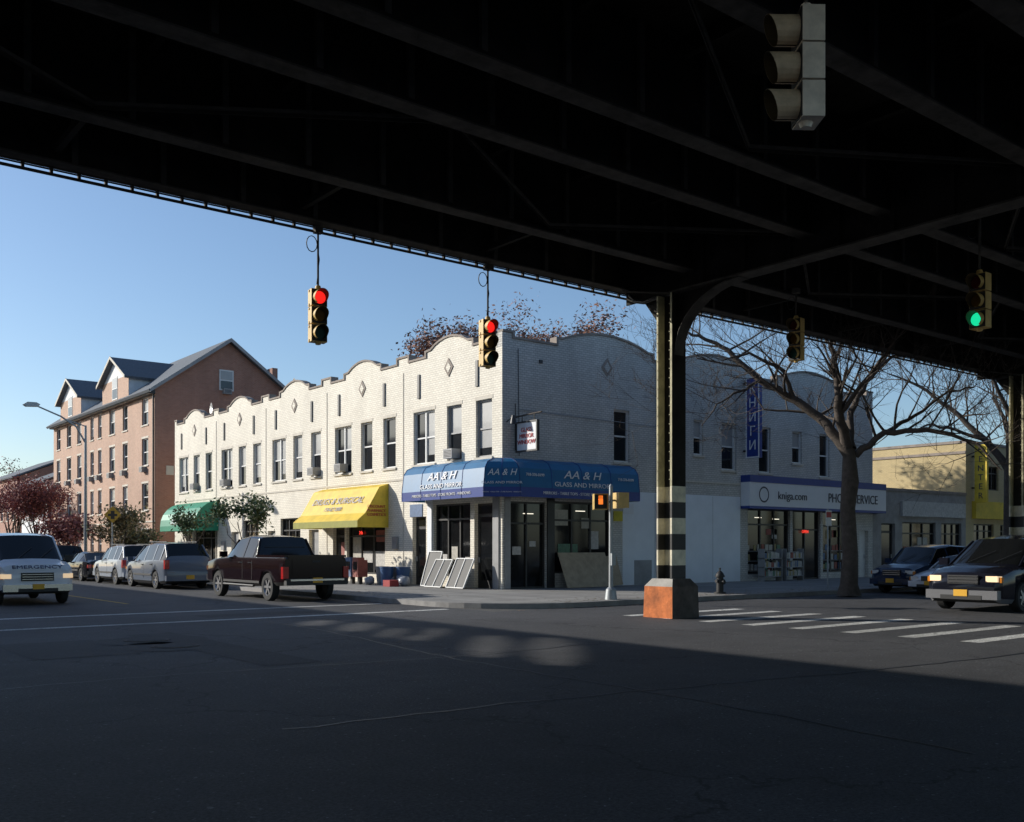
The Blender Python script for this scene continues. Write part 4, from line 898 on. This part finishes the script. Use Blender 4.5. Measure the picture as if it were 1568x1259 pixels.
    g.obox((xf+.02,0,f0[1]+.08),(.20,0,0),(0,f1[4]*1.92,0),(0,0,.20),bm_ if not lower else lowm); g.obox((xf+.1,0,f0[1]+.02),(.06,0,0),(0,f1[4]*1.1,0),(0,0,.10),PLS)
    if plate: g.obox((xf+.135,0,f0[1]+.12),(.012,0,0),(0,.31,0),(0,0,.15),PLT)
    g.obox((xb-.02,0,rr0[1]+.06),(.18,0,0),(0,rr1[4]*1.94,0),(0,0,.20),(PLS if kind=='pickup' else bm_) if tall else lowm)
    for sd in(1,-1):
        hgt=.34 if kind in('suv','minivan','pickup','van') else .16
        g.obox(((xb+rr1[0])/2-.02,sd*(rr0[4]-.02),K['tl']-.16+(.08 if kind=='sedan' else 0)),(.14,0,0),(0,.17,0),(0,0,hgt),TLR)
    g.obox((xb-.115,0,rr0[1]+.10),(.01,0,0),(0,.31,0),(0,0,.15),PLT)
    if kind=='pickup':
        g.obox((xb-.005,0,1.0),(.02,0,0),(0,1.5,0),(0,0,.42),paint); g.obox((xb-.02,0,1.16),(.02,0,0),(0,.25,0),(0,0,.06),PLS)
        g.obox((xb-.12,0,.63),(.02,0,0),(0,1.7,0),(0,0,.05),CHR)
        for sd in(1,-1): g.box(-2.9,-.98,min(sd*.88,sd*.98),max(sd*.88,sd*.98),1.28,1.34,paint)
        g.box(-2.92,-2.84,-.9,.9,1.27,1.34,paint)
        g.obox((-.86,0,1.57),(.02,0,0),(0,1.3,0),(0,0,.02),PLS)
        for sd in(1,-1): g.tube([(1.4,sd*1.0,.42),(-.9,sd*1.02,.42)],.04,6,PLS)
    A,B=st[g0],st[g0+1]
    for y in(-.35,.25):
        p=Vector((A[0]+.02,y,A[3]+.04)); q=p+Vector(((B[0]-A[0])*.45,.45,(B[3]-A[3])*.45+.01)); g.tube([p,q],.009,4,PLS)
    g.build('trim_lamps_bumpers',e,recalc=False)
    return e
NORTH=R(90)
vehicle('pickup_truck','pickup',(.012,.005,.006),(14.3,30.9,0),NORTH,scale=1.07,dark=True)
vehicle('parked_car','minivan',(.12,.145,.19),(14.5,41.6,0),NORTH,rack=True,scale=1.05,coat=.5)
vehicle('parked_car','suv',(.36,.40,.46),(14.5,47.0,0),NORTH,rack=True)
vehicle('parked_car','sedan',(.015,.015,.017),(14.5,52.6,0),NORTH,dark=True)
vehicle('parked_car','suv',(.03,.035,.04),(14.5,58.8,0),NORTH,dark=True)
v=vehicle('ambulance_van','van',(.76,.77,.79),(7.1,33.9,0),R(-90),lit=True)
text('EMERGENCY',.15,mat('navy_lettering',(.02,.03,.12),.5,.02),(2.735,0,1.10),(0,1,0),(-.07,0,.12),v,sx=1.6)
x,y=at(1474,26.0); vehicle('minivan','minivan',(.010,.011,.018),(x+2.65,y,0),R(182),lower=(.16,.16,.17),lit=True,scale=1.14,dark=True)
vehicle('parked_car','suv',(.012,.03,.07),(35.2,19.5,0),R(180),dark=True)
vehicle('parked_car','sedan',(.66,.69,.74),(34.7,17.8,0),R(180),scale=.97)
vehicle('parked_car','suv',(.25,.03,.03),(44.5,19.2,0),R(180))
# ================= LIGHT, SKY, CAMERA
tr=Vector((SXR,-SYR,-1)).normalized(); elv=math.asin(-tr.z); azi=math.atan2(-tr.x,-tr.y)
w=bpy.data.worlds.new('World'); scene.world=w; w.use_nodes=True; n=w.node_tree.nodes; l=w.node_tree.links
sk=n.new('ShaderNodeTexSky'); sk.sky_type='NISHITA'; sk.sun_disc=False; sk.sun_elevation=elv; sk.sun_rotation=azi; sk.air_density=1.0; sk.dust_density=.8; sk.ozone_density=3.5
l.new(sk.outputs[0],n['Background'].inputs[0]); n['Background'].inputs[1].default_value=.15
sd=bpy.data.lights.new('sun','SUN'); sd.energy=5.0; sd.angle=R(.45); sd.color=(1,.95,.86); so=bpy.data.objects.new('sun',sd); scene.collection.objects.link(so); so.rotation_euler=tr.to_track_quat('-Z','Y').to_euler(); so.location=(0,0,60)
cd=bpy.data.cameras.new('camera'); cam=bpy.data.objects.new('camera',cd); scene.collection.objects.link(cam); scene.camera=cam
cam.location=(0,0,EH); cam.rotation_euler=(R(90),0,TH-R(90)); cd.sensor_width=36; cd.lens=F/1568*36; cd.shift_y=(HZ-629.5)/1568; cd.clip_end=3000; cd.clip_start=.1
scene.view_settings.view_transform='Standard'; scene.view_settings.look='None'; scene.view_settings.exposure=0
